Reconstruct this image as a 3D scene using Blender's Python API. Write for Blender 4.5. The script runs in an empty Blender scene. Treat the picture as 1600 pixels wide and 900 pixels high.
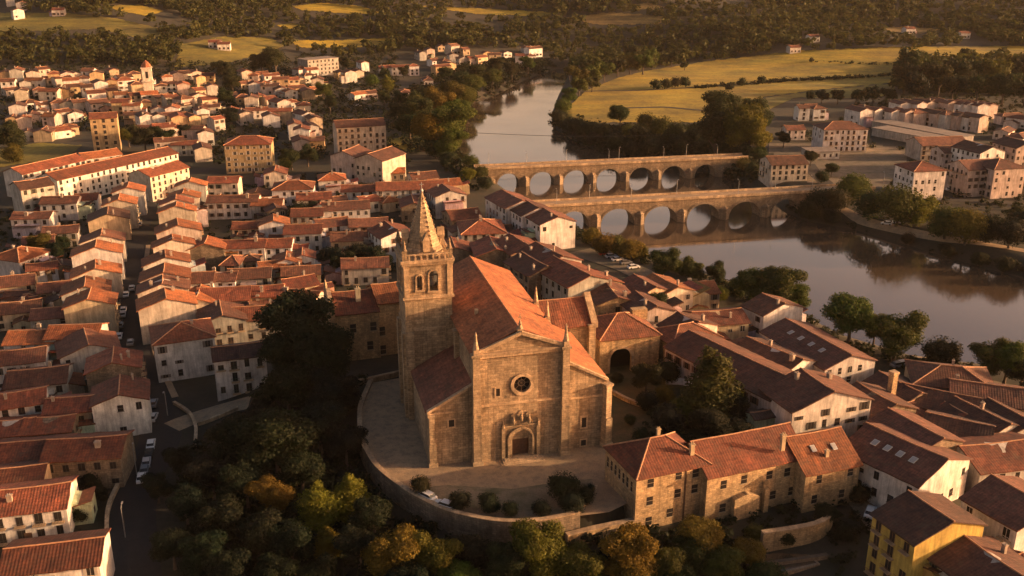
import bpy, bmesh, math, random
import numpy as np
from mathutils import Vector, Matrix, Quaternion
from mathutils.geometry import tessellate_polygon

R_ = random.Random(11)
C = bpy.context.scene.collection
SC = bpy.context.scene
# ---------------------------------------------------------------- camera model
CAMZ, FPX, PITCH = 103.0, 1500.0, math.radians(19.5)
SP, CP = math.sin(PITCH), math.cos(PITCH)
WATER = -5.0

def plane_pt(u, v, z):
    """ground position of a point seen at (u, v) of the 1600x900 photograph when it lies at height z"""
    a, b = u - 800.0, v - 450.0
    k = (CAMZ - z) / (FPX * SP + b * CP)
    return k * a, k * (FPX * CP - b * SP)

def to_px(x, y, z):
    dz = z - CAMZ
    d = y * CP - dz * SP
    return 800 + FPX * x / d, 450 - FPX * (y * SP + dz * CP) / d

def sstep(a, b, x):
    t = np.clip((x - a) / (b - a), 0, 1)
    return t * t * (3 - 2 * t)

def poly_sd(px, py, poly):
    """signed distance to a polygon, negative inside (numpy)"""
    px = np.asarray(px, float); py = np.asarray(py, float)
    d = np.full(px.shape, 1e18); ins = np.zeros(px.shape, bool)
    n = len(poly)
    for i in range(n):
        ax, ay = poly[i]; bx, by = poly[(i + 1) % n]
        ex, ey = bx - ax, by - ay
        wx, wy = px - ax, py - ay
        t = np.clip((wx * ex + wy * ey) / (ex * ex + ey * ey + 1e-12), 0, 1)
        d = np.minimum(d, (wx - ex * t) ** 2 + (wy - ey * t) ** 2)
        c = (ay > py) != (by > py)
        ins ^= c & (px < ex * (py - ay) / (ey if abs(ey) > 1e-9 else 1e-9) + ax)
    d = np.sqrt(d)
    return np.where(ins, -d, d)

RIVER = [plane_pt(u, v, WATER) for u, v in [
    (868,108),(822,124),(785,144),(738,163),(724,195),(716,235),(735,262),(772,284),(812,312),(850,338),(905,362),
    (940,382),(1000,397),(1050,416),(1100,430),(1150,446),(1200,464),(1262,496),(1330,532),(1430,562),(1530,574),(1650,602),(1850,655),
    (1850,500),(1700,462),(1600,436),(1500,408),(1400,378),(1330,358),(1262,346),(1222,330),(1190,300),(1140,278),(1112,258),(1060,247),
    (960,243),(905,225),(868,202),(861,180),(872,150),(885,125),(890,108)]]
TERR_Z = 6.0
WALLPX = [(628,588),(580,598),(562,640),(563,690),(588,735),(640,775),(700,805),(780,822),(850,820),(905,806),(952,800)]
TERRACE = [plane_pt(u, v, TERR_Z) for u, v in WALLPX + [
    (1010,772),(1110,748),(1260,722),(1335,705),(1300,662),(1190,660),(1140,630),(1075,590),(1045,555),(965,485),(840,440),(700,440),(600,480),(515,560),(508,590),(560,588)]]

def h(x, y):
    x = np.asarray(x, float); y = np.asarray(y, float)
    hill = 60 * sstep(780, 1500, y + 0.10 * np.abs(x - 250)) + 60 * sstep(1500, 2300, y)
    hill = hill * (0.55 + 0.45 * sstep(700, 1300, y)) 
    roll = 7 * np.sin(x * .0062 + 1.3) * np.sin(y * .0051 + x * .0011) + 4 * np.sin(x * .017 + y * .009)
    hill = hill + roll * sstep(760, 1050, y)
    left = 22 * sstep(560, 900, y) * sstep(-60, -420, x)
    z = hill + left
    sr = poly_sd(x, y, RIVER)
    z = z * sstep(0, 60, sr)
    st = poly_sd(x, y, TERRACE)
    st = st + 1.3; w = sstep(0, 34, st)
    fr = np.maximum(sstep(204, 188, y) * sstep(30, 16, x), sstep(176, 168, y) * sstep(84, 73, x))
    out = TERR_Z * (1 - w) - 3.6 * fr * sstep(0, .8, st) * (1 - w)
    out = out - 5 * sstep(165, 105, y) * sstep(75, 30, np.abs(x)) * sstep(0, 6, st)
    z = np.where(st < 0, TERR_Z, z + out)
    s = sstep(-11, 12, sr)
    return np.where(sr < 12, -9.5 + (z + 9.5) * s, z)

def hz(x, y): return float(h(np.array([x]), np.array([y]))[0])

def at(u, v, off=0.0):
    """the point standing `off` metres above the terrain that is seen at (u, v)"""
    z = 0.0
    for _ in range(14):
        x, y = plane_pt(u, v, z + off)
        y = min(max(y, 20), 2600)
        z = .5 * z + .5 * hz(x, y)
    x, y = plane_pt(u, v, z + off)
    return x, y, hz(x, y)

# ---------------------------------------------------------------- materials
class NT:
    def __init__(s, tree): s.t = tree
    def __call__(s, typ, ins=None, **props):
        n = s.t.nodes.new(typ)
        for k, v in props.items(): setattr(n, k, v)
        for k, v in (ins or {}).items():
            if isinstance(v, bpy.types.NodeSocket): s.t.links.new(v, n.inputs[k])
            else: n.inputs[k].default_value = v
        return n
    def math(s, op, a, b=0.0):
        return s('ShaderNodeMath', {0: a, 1: b}, operation=op).outputs[0]
    def mul(s, a, b): return s.mix(1.0, a, b, 'MULTIPLY')
    def mix(s, f, a, b, mode='MIX'):
        n = s('ShaderNodeMix', data_type='RGBA', blend_type=mode)
        for i, v in ((0, f), (6, a), (7, b)):
            if isinstance(v, bpy.types.NodeSocket): s.t.links.new(v, n.inputs[i])
            else: n.inputs[i].default_value = v if i == 0 else (tuple(v) + (1,))[:4]
        return n.outputs[2]
    def noise(s, vec, scale, detail=4, rough=.55):
        return s('ShaderNodeTexNoise', {'Vector': vec, 'Scale': scale, 'Detail': detail, 'Roughness': rough}).outputs[0]
    def ramp(s, f, lo, hi, a=0.0, b=1.0):
        return s('ShaderNodeMapRange', {0: f, 1: lo, 2: hi, 3: a, 4: b}).outputs[0]
    def scaled(s, vec, sc):
        return s('ShaderNodeMapping', {'Vector': vec, 'Scale': sc}).outputs[0]

def new_mat(name):
    m = bpy.data.materials.new(name); m.use_nodes = True
    t = m.node_tree; t.nodes.clear()
    n = NT(t); out = n('ShaderNodeOutputMaterial')
    return m, n, out

def finish(n, out, col, rough=.85, bump=None, strength=.4, dist=.05, **extra):
    ins = {'Base Color': col, 'Roughness': rough}
    ins.update(extra)
    if bump is not None:
        ins['Normal'] = n('ShaderNodeBump', {'Height': bump, 'Strength': strength, 'Distance': dist}).outputs[0]
    b = n('ShaderNodeBsdfPrincipled', ins)
    if not isinstance(col, bpy.types.NodeSocket): b.inputs['Base Color'].default_value = (tuple(col) + (1,))[:4]
    n.t.links.new(b.outputs[0], out.inputs[0])

def grey(n, f): return n('ShaderNodeCombineColor', {0: f, 1: f, 2: f}).outputs[0]

def m_plaster():
    m, n, out = new_mat('plaster')
    tc = n('ShaderNodeTexCoord').outputs['Object']; oi = n('ShaderNodeObjectInfo')
    a = n.ramp(n.noise(tc, .35, 5, .6), .3, .7, .62, 1.15)
    st = n.ramp(n.noise(n.scaled(tc, (1.3, 1.3, .16)), 1.1, 5, .65), .35, .72, 1.12, .58)
    f = n.math('MULTIPLY', a, st)
    fine = n.ramp(n.noise(tc, 4, 3), .3, .7, .88, 1.1)
    col = n.mul(n.mul(oi.outputs['Color'], grey(n, f)), grey(n, fine))
    finish(n, out, col, .9, n.noise(tc, 6, 3), .25, .04)
    return m

def m_tile():
    m, n, out = new_mat('roof_tiles')
    tc = n('ShaderNodeTexCoord').outputs['Object']; oi = n('ShaderNodeObjectInfo')
    wv = n('ShaderNodeVectorMath', {0: tc, 1: oi.outputs['Location']}, operation='ADD').outputs[0]
    x = n('ShaderNodeSeparateXYZ', {0: tc})
    ribs = n.math('SINE', n.math('MULTIPLY', x.outputs[0], 6.2832 / .55))
    rows = n.math('SINE', n.math('MULTIPLY', x.outputs[1], 6.2832 / .7))
    big = n.ramp(n.noise(wv, .16, 5, .65), .3, .72, .6, 1.3)
    streak = n.ramp(n.noise(n.scaled(wv, (1.5, .22, .22)), .9, 5, .7), .3, .75, .7, 1.25)
    fine = n.math('MULTIPLY', n.ramp(n.noise(wv, 2.6, 4, .8), .25, .75, .55, 1.45), n.ramp(n.noise(wv, .9, 3, .7), .3, .7, .62, 1.3))
    f = n.math('MULTIPLY', n.math('MULTIPLY', big, streak), fine)
    rib = n.math('MULTIPLY', n.ramp(ribs, -1, 1, .86, 1.06), n.ramp(rows, -1, 1, .92, 1.04))
    col = n.mul(oi.outputs['Color'], grey(n, n.math('MULTIPLY', f, rib)))
    lich = n.ramp(n.noise(wv, .5, 6, .7), .52, .72, 0, .6)
    col = n.mix(lich, col, (.085, .062, .042))
    new = n.ramp(n.noise(wv, .33, 4, .6), .56, .68, 0, .8)
    col = n.mix(new, col, n.mul(col, (1.5, 1.35, 1.2)))
    finish(n, out, col, .85, n.math('ADD', n.math('MULTIPLY', ribs, .5), n.math('MULTIPLY', rows, .25)), .45, .06)
    return m

def m_stone(name, base, bw, bh, mortar=.55, weather=1.0):
    m, n, out = new_mat(name)
    t = n('ShaderNodeTexCoord'); tc = t.outputs['Object']
    p = n('ShaderNodeSeparateXYZ', {0: tc}); nn = n('ShaderNodeSeparateXYZ', {0: t.outputs['Normal']})
    sel = n.math('GREATER_THAN', n.math('ABSOLUTE', nn.outputs[0]), .6)
    uu = n('ShaderNodeMix', {0: sel, 2: p.outputs[0], 3: p.outputs[1]}).outputs[0]
    vec = n('ShaderNodeCombineXYZ', {0: uu, 1: p.outputs[2]}).outputs[0]
    br = n('ShaderNodeTexBrick', {'Vector': vec, 'Color1': (1.15, 1.12, 1.08, 1), 'Color2': (.68, .66, .64, 1), 'Mortar': (mortar, mortar, mortar, 1),
            'Scale': 1.0, 'Mortar Size': .03, 'Brick Width': bw, 'Row Height': bh, 'Bias': -.1})
    big = n.ramp(n.noise(tc, .18, 5, .6), .3, .7, .62, 1.2)
    st = n.ramp(n.noise(n.scaled(tc, (1, 1, .13)), .7, 6, .65), .35, .72, 1.15, .62)
    fine = n.ramp(n.noise(tc, 1.7, 5, .75), .25, .75, .6, 1.35)
    f = n.math('MULTIPLY', n.math('MULTIPLY', big, st), fine)
    col = n.mul(n.mul(br.outputs[0], base), grey(n, f))
    dk = n.ramp(n.noise(tc, .45, 6, .75), .56, .74, 0, .6 * weather)
    col = n.mix(dk, col, (.06, .052, .04))
    rain = n.ramp(n.noise(n.scaled(tc, (2.2, 2.2, .07)), .8, 5, .6), .54, .72, 0, .55 * weather)
    col = n.mix(rain, col, (.075, .06, .042))
    finish(n, out, col, .92, n.math('ADD', n.math('MULTIPLY', br.outputs['Fac'], -.6), n.noise(tc, 2.2, 4, .7)), .7, .12)
    return m

def m_plain(name, col, rough=.7, var=.25, scale=.8, metallic=0.0):
    m, n, out = new_mat(name)
    tc = n('ShaderNodeTexCoord').outputs['Object']
    f = n.ramp(n.noise(tc, scale, 5, .65), .3, .7, 1 - var, 1 + var)
    finish(n, out, n.mul(col, grey(n, f)), rough, Metallic=metallic)
    return m

def m_objcol(name, rough=.4, var=.1):
    m, n, out = new_mat(name)
    tc = n('ShaderNodeTexCoord').outputs['Object']; oi = n('ShaderNodeObjectInfo')
    f = n.ramp(n.noise(tc, .8, 4), .3, .7, 1 - var, 1 + var)
    finish(n, out, n.mul(oi.outputs['Color'], grey(n, f)), rough)
    return m

def m_leaf(name, base=None, var=(.55, 1.5), scale=.45):
    m, n, out = new_mat(name)
    pos = n('ShaderNodeNewGeometry').outputs['Position']; oi = n('ShaderNodeObjectInfo')
    col = oi.outputs['Color'] if base is None else base
    f = n.ramp(n.noise(pos, scale, 4, .7), .28, .72, var[0], var[1])
    c = n.mul(col, grey(n, f))
    hue = n.ramp(n.noise(pos, scale * .35, 2, .5), .45, .7, 0, .35)
    c = n.mix(hue, c, n.mul(c, (1.15, 1.05, .65)))
    d = n('ShaderNodeBsdfPrincipled', {'Base Color': c, 'Roughness': .7, 'Specular IOR Level': .15})
    tr = n('ShaderNodeBsdfTranslucent', {'Color': n.mul(c, (1.3, 1.25, .7))})
    mx = n('ShaderNodeMixShader', {0: .3, 1: d.outputs[0], 2: tr.outputs[0]})
    n.t.links.new(mx.outputs[0], out.inputs[0])
    return m

def m_ground(name, c1, c2, c3, s1, s2, bump=.3):
    m, n, out = new_mat(name)
    pos = n('ShaderNodeNewGeometry').outputs['Position']
    a = n.ramp(n.noise(pos, s1, 6, .6), .4, .6)
    b = n.ramp(n.noise(pos, s2, 6, .7), .42, .66)
    fine = n.ramp(n.noise(pos, s2 * 9, 4, .75), .25, .75, .65, 1.35)
    col = n.mix(b, n.mix(a, c1, c2), c3)
    col = n.mul(col, grey(n, fine))
    finish(n, out, col, .95, n.noise(pos, s2 * 6, 4), bump, .15)
    return m

def m_field(name, c1, c2, sc=(.004, .045, 1)):
    m, n, out = new_mat(name)
    pos = n('ShaderNodeNewGeometry').outputs['Position']
    rows = n.ramp(n.noise(n.scaled(pos, sc), 1.0, 5, .6), .35, .65)
    pat = n.ramp(n.noise(pos, .02, 6, .65), .35, .68, .45, 1.3)
    fine = n.ramp(n.noise(pos, .35, 5, .75), .25, .75, .55, 1.45)
    col = n.mul(n.mix(rows, c1, c2), grey(n, n.math('MULTIPLY', pat, fine)))
    finish(n, out, col, .95, n.noise(pos, .6, 4), .6, .3)
    return m

def m_water():
    m, n, out = new_mat('river_water')
    pos = n('ShaderNodeNewGeometry').outputs['Position']
    a = n.noise(n.scaled(pos, (.35, .5, 1)), 1.0, 4, .6)
    b = n.noise(pos, .03, 3, .5)
    rough = n.ramp(b, .35, .65, .03, .12)
    bump = n('ShaderNodeBump', {'Height': a, 'Strength': .05, 'Distance': .1}).outputs[0]
    p = n('ShaderNodeBsdfPrincipled', {'Base Color': (.085, .06, .04, 1), 'Roughness': rough, 'IOR': 2.6, 'Normal': bump})
    n.t.links.new(p.outputs[0], out.inputs[0])
    return m

M = {}
M['plaster'] = m_plaster(); M['tile'] = m_tile()
M['church'] = m_stone('church_stone', (.42, .31, .195), 1.1, .5)
M['rubble'] = m_stone('rubble_stone', (.52, .365, .2), .7, .4, .6)
M['trim'] = m_stone('dressed_stone', (.52, .38, .24), 1.6, .8, .7, .6)
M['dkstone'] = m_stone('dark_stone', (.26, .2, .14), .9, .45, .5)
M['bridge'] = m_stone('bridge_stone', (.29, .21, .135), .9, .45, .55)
M['glass'] = m_plain('window_glass', (.035, .03, .028), .15, .3)
M['frame'] = m_objcol('painted_frame', .6)
M['wood'] = m_plain('old_wood', (.09, .045, .025), .7, .4, 2)
M['ridge'] = m_plain('mortar_ridge', (.42, .22, .12), .9, .35, 1.5)
M['flat'] = m_plain('flat_roofing', (.2, .17, .15), .9, .3, .3)
M['metal'] = m_plain('grey_metal', (.3, .29, .28), .5, .1, 1, .4)
M['paint'] = m_objcol('car_paint', .25, .03)
M['rubber'] = m_plain('rubber', (.02, .02, .02), .8)
M['leaf'] = m_leaf('leaves'); M['forest'] = m_leaf('forest_leaves', (.046, .05, .016), (.35, 1.75), .07)
M['bark'] = m_plain('bark', (.08, .06, .045), .9, .4, 2)
M['ground'] = m_ground('earth_and_scrub', (.028, .026, .016), (.046, .037, .025), (.018, .021, .01), .03, .11)
M['grass'] = m_ground('dry_lawn', (.06, .055, .022), (.1, .072, .035), (.04, .045, .018), .08, .3)
M['asphalt'] = m_ground('asphalt', (.024, .022, .022), (.03, .028, .027), (.019, .018, .018), .06, .5, .15)
M['paving'] = m_ground('cobbled_paving', (.33, .235, .145), (.4, .28, .165), (.22, .165, .11), .1, .5, .5)
M['gravel'] = m_ground('gravel_yard', (.15, .12, .085), (.2, .155, .11), (.085, .08, .045), .05, .25, .4)
M['bed'] = m_ground('planted_bed', (.2, .155, .1), (.26, .2, .13), (.1, .095, .045), .12, .35, .5)
M['white'] = m_plain('road_paint', (.6, .57, .52), .7, .25, 2)
M['field'] = m_field('golden_field', (.38, .255, .014), (.2, .17, .012))
M['meadow'] = m_field('green_meadow', (.21, .165, .015), (.11, .105, .012), (.01, .06, 1))
M['stubble'] = m_field('stubble_field', (.34, .22, .055), (.21, .14, .04))
M['water'] = m_water()

# ---------------------------------------------------------------- mesh building
class MB:
    def __init__(s): s.v = []; s.f = []; s.m = []; s.cur = 0
    def add(s, verts, faces, xf=None):
        o = len(s.v)
        s.v += [tuple(xf @ Vector(p)) if xf is not None else tuple(p) for p in verts]
        s.f += [tuple(o + i for i in f) for f in faces]; s.m += [s.cur] * len(faces)
        return s
    def box(s, x0, x1, y0, y1, z0, z1, xf=None):
        v = [(x, y, z) for z in (z0, z1) for y in (y0, y1) for x in (x0, x1)]
        return s.add(v, [(0,2,3,1),(4,5,7,6),(0,1,5,4),(2,6,7,3),(0,4,6,2),(1,3,7,5)], xf)
    def prism(s, outer, y0, y1, holes=(), xf=None, caps=True):
        """outline in the x-z plane (with holes) given depth from y0 to y1"""
        loops = [list(outer)] + [list(q) for q in holes]
        pts = [p for l in loops for p in l]; n = len(pts)
        tris = tessellate_polygon([[Vector((a, b, 0)) for a, b in l] for l in loops]) if caps else []
        v = [(a, y0, b) for a, b in pts] + [(a, y1, b) for a, b in pts]
        f = [tuple(t) for t in tris] + [tuple(n + i for i in reversed(t)) for t in tris]
        k = 0
        for l in loops:
            q = len(l)
            for i in range(q): f.append((k + i, k + (i + 1) % q, n + k + (i + 1) % q, n + k + i))
            k += q
        return s.add(v, f, xf)
    def tube(s, path, radii, seg=8, caps=True):
        rings = []; o = len(s.v)
        for i, p in enumerate(path):
            p = Vector(p); a = Vector(path[max(0, i - 1)]); b = Vector(path[min(len(path) - 1, i + 1)])
            t = (b - a).normalized(); sd = t.cross(Vector((0, 0, 1)) if abs(t.z) < .9 else Vector((1, 0, 0))).normalized(); up = sd.cross(t)
            r = radii[i] if hasattr(radii, '__len__') else radii
            rings.append([tuple(p + r * (math.cos(2 * math.pi * k / seg) * sd + math.sin(2 * math.pi * k / seg) * up)) for k in range(seg)])
        v = [q for r in rings for q in r]; f = []
        for i in range(len(path) - 1):
            for k in range(seg): f.append((i * seg + k, i * seg + (k + 1) % seg, (i + 1) * seg + (k + 1) % seg, (i + 1) * seg + k))
        if caps: f += [tuple(range(seg))[::-1], tuple((len(path) - 1) * seg + k for k in range(seg))]
        return s.add(v, f)
    def lathe(s, prof, seg=8, xf=None, rot=0.0):
        v = [(r * math.cos(rot + 2 * math.pi * k / seg), r * math.sin(rot + 2 * math.pi * k / seg), z) for r, z in prof for k in range(seg)]
        f = [(i * seg + k, i * seg + (k + 1) % seg, (i + 1) * seg + (k + 1) % seg, (i + 1) * seg + k) for i in range(len(prof) - 1) for k in range(seg)]
        f += [tuple(range(seg))[::-1], tuple((len(prof) - 1) * seg + k for k in range(seg))]
        return s.add(v, f, xf)
    def mesh(s, name, mats):
        me = bpy.data.meshes.new(name); me.from_pydata(s.v, [], s.f)
        for m in mats: me.materials.append(m)
        if any(s.m): me.polygons.foreach_set('material_index', s.m)
        me.update(); return me
    def build(s, name, mats, parent=None, col=None):
        return put(name, s.mesh(name, mats if isinstance(mats, (list, tuple)) else [mats]), parent, col)

def put(name, me, parent=None, col=None):
    o = bpy.data.objects.new(name, me); C.objects.link(o)
    if parent is not None: o.parent = parent
    if col is not None: o.color = (tuple(col) + (1,))[:4]
    return o

def tag(o, label=None, cat=None, group=None, kind=None):
    if label: o['label'] = label
    if cat: o['category'] = cat
    if group: o['group'] = group
    if kind: o['kind'] = kind
    return o

def thing(name, label, cat, loc, rz=0.0, group=None):
    o = bpy.data.objects.new(name, None); C.objects.link(o)
    o.empty_display_size = .5
    o.location = loc; o.rotation_euler = (0, 0, rz)
    return tag(o, label, cat, group)

ONES = 'zeroth first second third fourth fifth sixth seventh eighth ninth tenth eleventh twelfth thirteenth fourteenth fifteenth sixteenth seventeenth eighteenth nineteenth'.split()
TENS = {2: 'twent', 3: 'thirt', 4: 'fort', 5: 'fift'}
def nth(k):
    if k < 20: return ONES[k]
    t, o = divmod(k, 10)
    return TENS[t] + ('ieth' if o == 0 else 'y-' + ONES[o])

# ---------------------------------------------------------------- terrain
def build_terrain():
    ys = [40.0]
    while ys[-1] < 2600: ys.append(ys[-1] * 1.0085 + .1)
    ys = np.array(ys); ts = np.linspace(-1.05, 1.05, 421)
    X = np.outer(ys, ts) + 0 * ys[:, None]; X += np.sign(ts)[None, :] * 20 * np.abs(ts)[None, :]
    Y = np.repeat(ys[:, None], len(ts), 1)
    Z = h(X, Y)
    return X, Y, Z
TX, TY, TZ = build_terrain()
NR, NC = TX.shape

def sheet(name, mask, off, mat, label=None):
    """faces of the terrain grid where mask is set, as one sheet"""
    idx = np.arange(NR * NC).reshape(NR, NC)
    q = np.stack([idx[:-1, :-1], idx[:-1, 1:], idx[1:, 1:], idx[1:, :-1]], -1)[mask]
    used, inv = np.unique(q, return_inverse=True)
    co = np.stack([TX.ravel()[used], TY.ravel()[used], TZ.ravel()[used] + off], -1).astype(np.float32)
    return raw_mesh(name, co, inv.reshape(-1, 4), mat)

def raw_mesh(name, co, quads, mat, smooth=True):
    me = bpy.data.meshes.new(name)
    me.vertices.add(len(co)); me.vertices.foreach_set('co', np.asarray(co, np.float32).ravel())
    nq = len(quads); me.loops.add(nq * 4); me.loops.foreach_set('vertex_index', np.asarray(quads, np.int32).ravel())
    me.polygons.add(nq); me.polygons.foreach_set('loop_start', np.arange(0, nq * 4, 4, dtype=np.int32))
    me.polygons.foreach_set('use_smooth', np.full(nq, smooth))
    me.materials.append(mat); me.update(calc_edges=True)
    o = bpy.data.objects.new(name, me); C.objects.link(o)
    return o

CX = (TX[:-1, :-1] + TX[1:, 1:]) / 2; CY = (TY[:-1, :-1] + TY[1:, 1:]) / 2; CZ = (TZ[:-1, :-1] + TZ[1:, 1:]) / 2
CU, CV = to_px(CX, CY, CZ)
tag(sheet('ground', np.ones(CX.shape, bool), 0, M['ground']), kind='structure')
def px_in(poly, U=None, V=None): return poly_sd(CU if U is None else U, CV if V is None else V, poly) < 0

FIELDS = [
 ('golden_field', 'field', [(868,184),(890,165),(915,142),(960,124),(1000,113),(1100,97),(1250,80),(1400,74),(1900,70),(1900,100),(1600,90),(1430,88),(1392,130),(1270,142),(1192,152),(1172,192),(950,192),(905,192)]),
 ('hill_meadow', 'meadow', [(-300,20),(100,21),(180,29),(250,45),(262,57),(225,62),(150,46),(60,49),(-300,55)]),
 ('hill_meadow', 'meadow', [(282,70),(340,58),(420,59),(445,72),(405,86),(350,100),(272,106)]),
 ('golden_field', 'field', [(160,10),(215,8),(255,18),(230,26),(185,18)]),
 ('golden_field', 'field', [(455,10),(500,5),(560,10),(600,22),(540,22),(470,16)]),
 ('golden_field', 'field', [(428,40),(458,37),(476,42),(450,47)]),
 ('golden_field', 'field', [(448,63),(520,64),(600,60),(630,66),(560,74),(470,75)]),
 ('stubble_field', 'stubble', [(990,8),(1015,5),(1035,12),(1020,17),(995,15)]),
 ('stubble_field', 'stubble', [(880,30),(950,20),(1040,26),(1030,38),(940,40)]),
 ('golden_field', 'field', [(655,10),(720,12),(860,20),(855,27),(740,22)]),
 ('stubble_field', 'stubble', [(1380,44),(1420,42),(1470,47),(1440,53),(1390,50)]),
 ('green_meadow', 'meadow', [(-200,238),(0,234),(60,224),(128,228),(105,246),(0,262),(-200,275)]),
 ('green_meadow', 'meadow', [(1178,186),(1196,153),(1275,143),(1395,131),(1400,149),(1340,154),(1240,153),(1205,170)]),
 ('golden_field', 'field', [(600,222),(650,208),(668,220),(640,240)]),
]
def fine_sheet(name, poly, off, mat, F=4):
    near = poly_sd(CU, CV, poly) < 14
    if not near.any(): return
    r, c = np.where(near); r0, r1, c0, c1 = r.min(), r.max() + 1, c.min(), c.max() + 1
    ri = np.linspace(r0, r1, (r1 - r0) * F + 1); ci = np.linspace(c0, c1, (c1 - c0) * F + 1)
    def up(A):
        k = np.minimum(ri.astype(int), NR - 2); fr = (ri - k)[:, None]; q = A[k] * (1 - fr) + A[k + 1] * fr
        k = np.minimum(ci.astype(int), NC - 2); fc = (ci - k)[None, :]; return q[:, k] * (1 - fc) + q[:, k + 1] * fc
    X, Y, Z = up(TX), up(TY), up(TZ); u, v = to_px(X, Y, Z); wob = 1.2 * np.sin(u * .31) * np.sin(u * .083 + v)
    m = poly_sd(u[:-1, :-1], v[:-1, :-1], poly) + wob[:-1, :-1] * .6 < 0
    idx = np.arange(X.size).reshape(X.shape); q = np.stack([idx[:-1, :-1], idx[:-1, 1:], idx[1:, 1:], idx[1:, :-1]], -1)[m]
    used, inv = np.unique(q, return_inverse=True)
    co = np.stack([X.ravel()[used], Y.ravel()[used], Z.ravel()[used] + off], -1)
    tag(raw_mesh(name, co, inv.reshape(-1, 4), mat), kind='structure')
for nm, mt, poly in FIELDS: fine_sheet(nm, poly, .3, M[mt])
gr = px_in([(1200,225),(1320,222),(1420,232),(1420,300),(1320,292),(1260,285),(1215,272)])
tag(sheet('gravel_yard', gr, .1, M['gravel']), kind='structure')

MB().add([(-700, 60, WATER), (900, 60, WATER), (900, 1500, WATER), (-700, 1500, WATER)], [(0, 1, 2, 3)]).build('river_water', M['water'])
tag(bpy.data.objects['river_water'], kind='structure')

def chain(pts, step=2.5):
    out = []
    for a, b in zip(pts[:-1], pts[1:]):
        a = np.array(a); b = np.array(b); n = max(1, int(np.linalg.norm(b - a) / step))
        out += [a + (b - a) * i / n for i in range(n)]
    out.append(np.array(pts[-1])); out = np.array(out)
    for _ in range(6 if len(out) > 4 else 0):
        out[1:-1] = .25 * out[:-2] + .5 * out[1:-1] + .25 * out[2:]
    return out

def ribbon(name, pts, w, off, mat, z=None):
    p = chain(pts); t = np.gradient(p, axis=0); t /= np.linalg.norm(t, axis=1)[:, None] + 1e-9
    nrm = np.stack([-t[:, 1], t[:, 0]], -1); w = np.broadcast_to(np.asarray(w, float), (len(p),)) if np.ndim(w) == 0 else np.interp(np.linspace(0, 1, len(p)), np.linspace(0, 1, len(w)), w)
    ks = np.linspace(-.5, .5, 5); co = []
    for k in ks:
        q = p + nrm * (w * k)[:, None]; co.append(np.concatenate([q, (h(q[:, 0], q[:, 1]) if z is None else np.full(len(q), z))[:, None] + off], 1))
    co = np.stack(co, 1); n = len(p); idx = np.arange(n * 5).reshape(n, 5)
    quads = np.stack([idx[:-1, :-1], idx[:-1, 1:], idx[1:, 1:], idx[1:, :-1]], -1).reshape(-1, 4)
    return tag(raw_mesh(name, co.reshape(-1, 3), quads, mat), kind='structure')

def gp(*px): return [at(u, v)[:2] for u, v in px]
STREET = gp((215,960),(208,880),(203,800),(222,740),(255,685),(243,628),(216,562),(204,500),(201,440),(211,385),(226,325),(252,288),(300,268),(335,263))
ribbon('street', STREET, [9, 9, 9, 11, 13, 9, 8, 8, 8, 9, 9, 9, 9], .1, M['asphalt'])
ribbon('side_street', gp((268,668),(300,650),(340,640),(390,628)), 6, .12, M['paving'])
for sgn in (-1, 1):
    p = chain(STREET[5:10]); t = np.gradient(p, axis=0); t /= np.linalg.norm(t, axis=1)[:, None]
    q = p + np.stack([-t[:, 1], t[:, 0]], -1) * sgn * 4.6
    ribbon('pavement', [tuple(a) for a in q], 1.6, .22, M['paving'])
ribbon('road', gp((1290,300),(1340,296),(1400,300),(1480,310),(1600,322),(1750,345)), 9, .1, M['asphalt'])
ribbon('road', gp((1262,256),(1272,270),(1292,288),(1300,298)), 7, .14, M['asphalt'])
ribbon('road', gp((1370,188),(1420,200),(1490,216),(1560,232),(1640,250)), 8, .1, M['gravel'])
ribbon('field_track', gp((880,150),(925,143),(1000,142),(1060,139),(1150,133),(1250,126),(1330,121),(1400,118)), 4, .45, M['ground'])
ribbon('field_track', gp((960,170),(1040,168),(1100,174),(1160,172)), 5, .45, M['ground'])
ribbon('road', gp((600,178),(575,170),(545,166),(520,168),(480,175)), 9, .1, M['asphalt'])
ribbon('riverside_path', gp((1300,318),(1318,328),(1345,345),(1400,358),(1480,374),(1600,392),(1750,415)), 4.5, .12, M['paving'])
ribbon('path', gp((1305,640),(1330,770),(1390,830),(1400,900),(1405,960)), 6, .1, M['gravel'])
ribbon('road', gp((905,392),(930,402),(975,415),(1010,432)), 10, .12, M['gravel'])
ribbon('road', gp((1400,535),(1450,570),(1500,590),(1600,612)), 5, .12, M['gravel'])
# terrace paving and garden on the church hill
_ = ([(628,590),(582,600),(564,640),(565,690),(590,733),(641,773),(701,802),(780,819),(850,817),(905,803),(940,790),(935,700),(945,600),(900,560),(630,560)])
def slab(name, px, z, mat):
    pts = [plane_pt(u, v, z) for u, v in px]; t = tessellate_polygon([[Vector((x, y, 0)) for x, y in pts]])
    tag(MB().add([(x, y, z) for x, y in pts], [tuple(q) for q in t]).build(name, mat), kind='structure')
slab('church_terrace', [(628,590)] + WALLPX[1:] + [(1010,772),(1090,752),(1100,712),(946,700),(946,590),(900,545),(628,545)], TERR_Z + .03, M['paving'])
slab('terrace_garden', [(652,762),(700,758),(800,764),(880,752),(925,748),(930,775),(918,788),(880,800),(800,811),(735,806),(690,790)], TERR_Z + .045, M['bed'])
slab('churchyard_lawn', [(946,575),(1045,562),(1075,600),(1135,640),(1170,668),(1110,690),(1000,700),(946,700)], TERR_Z + .015, M['grass'])
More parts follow.
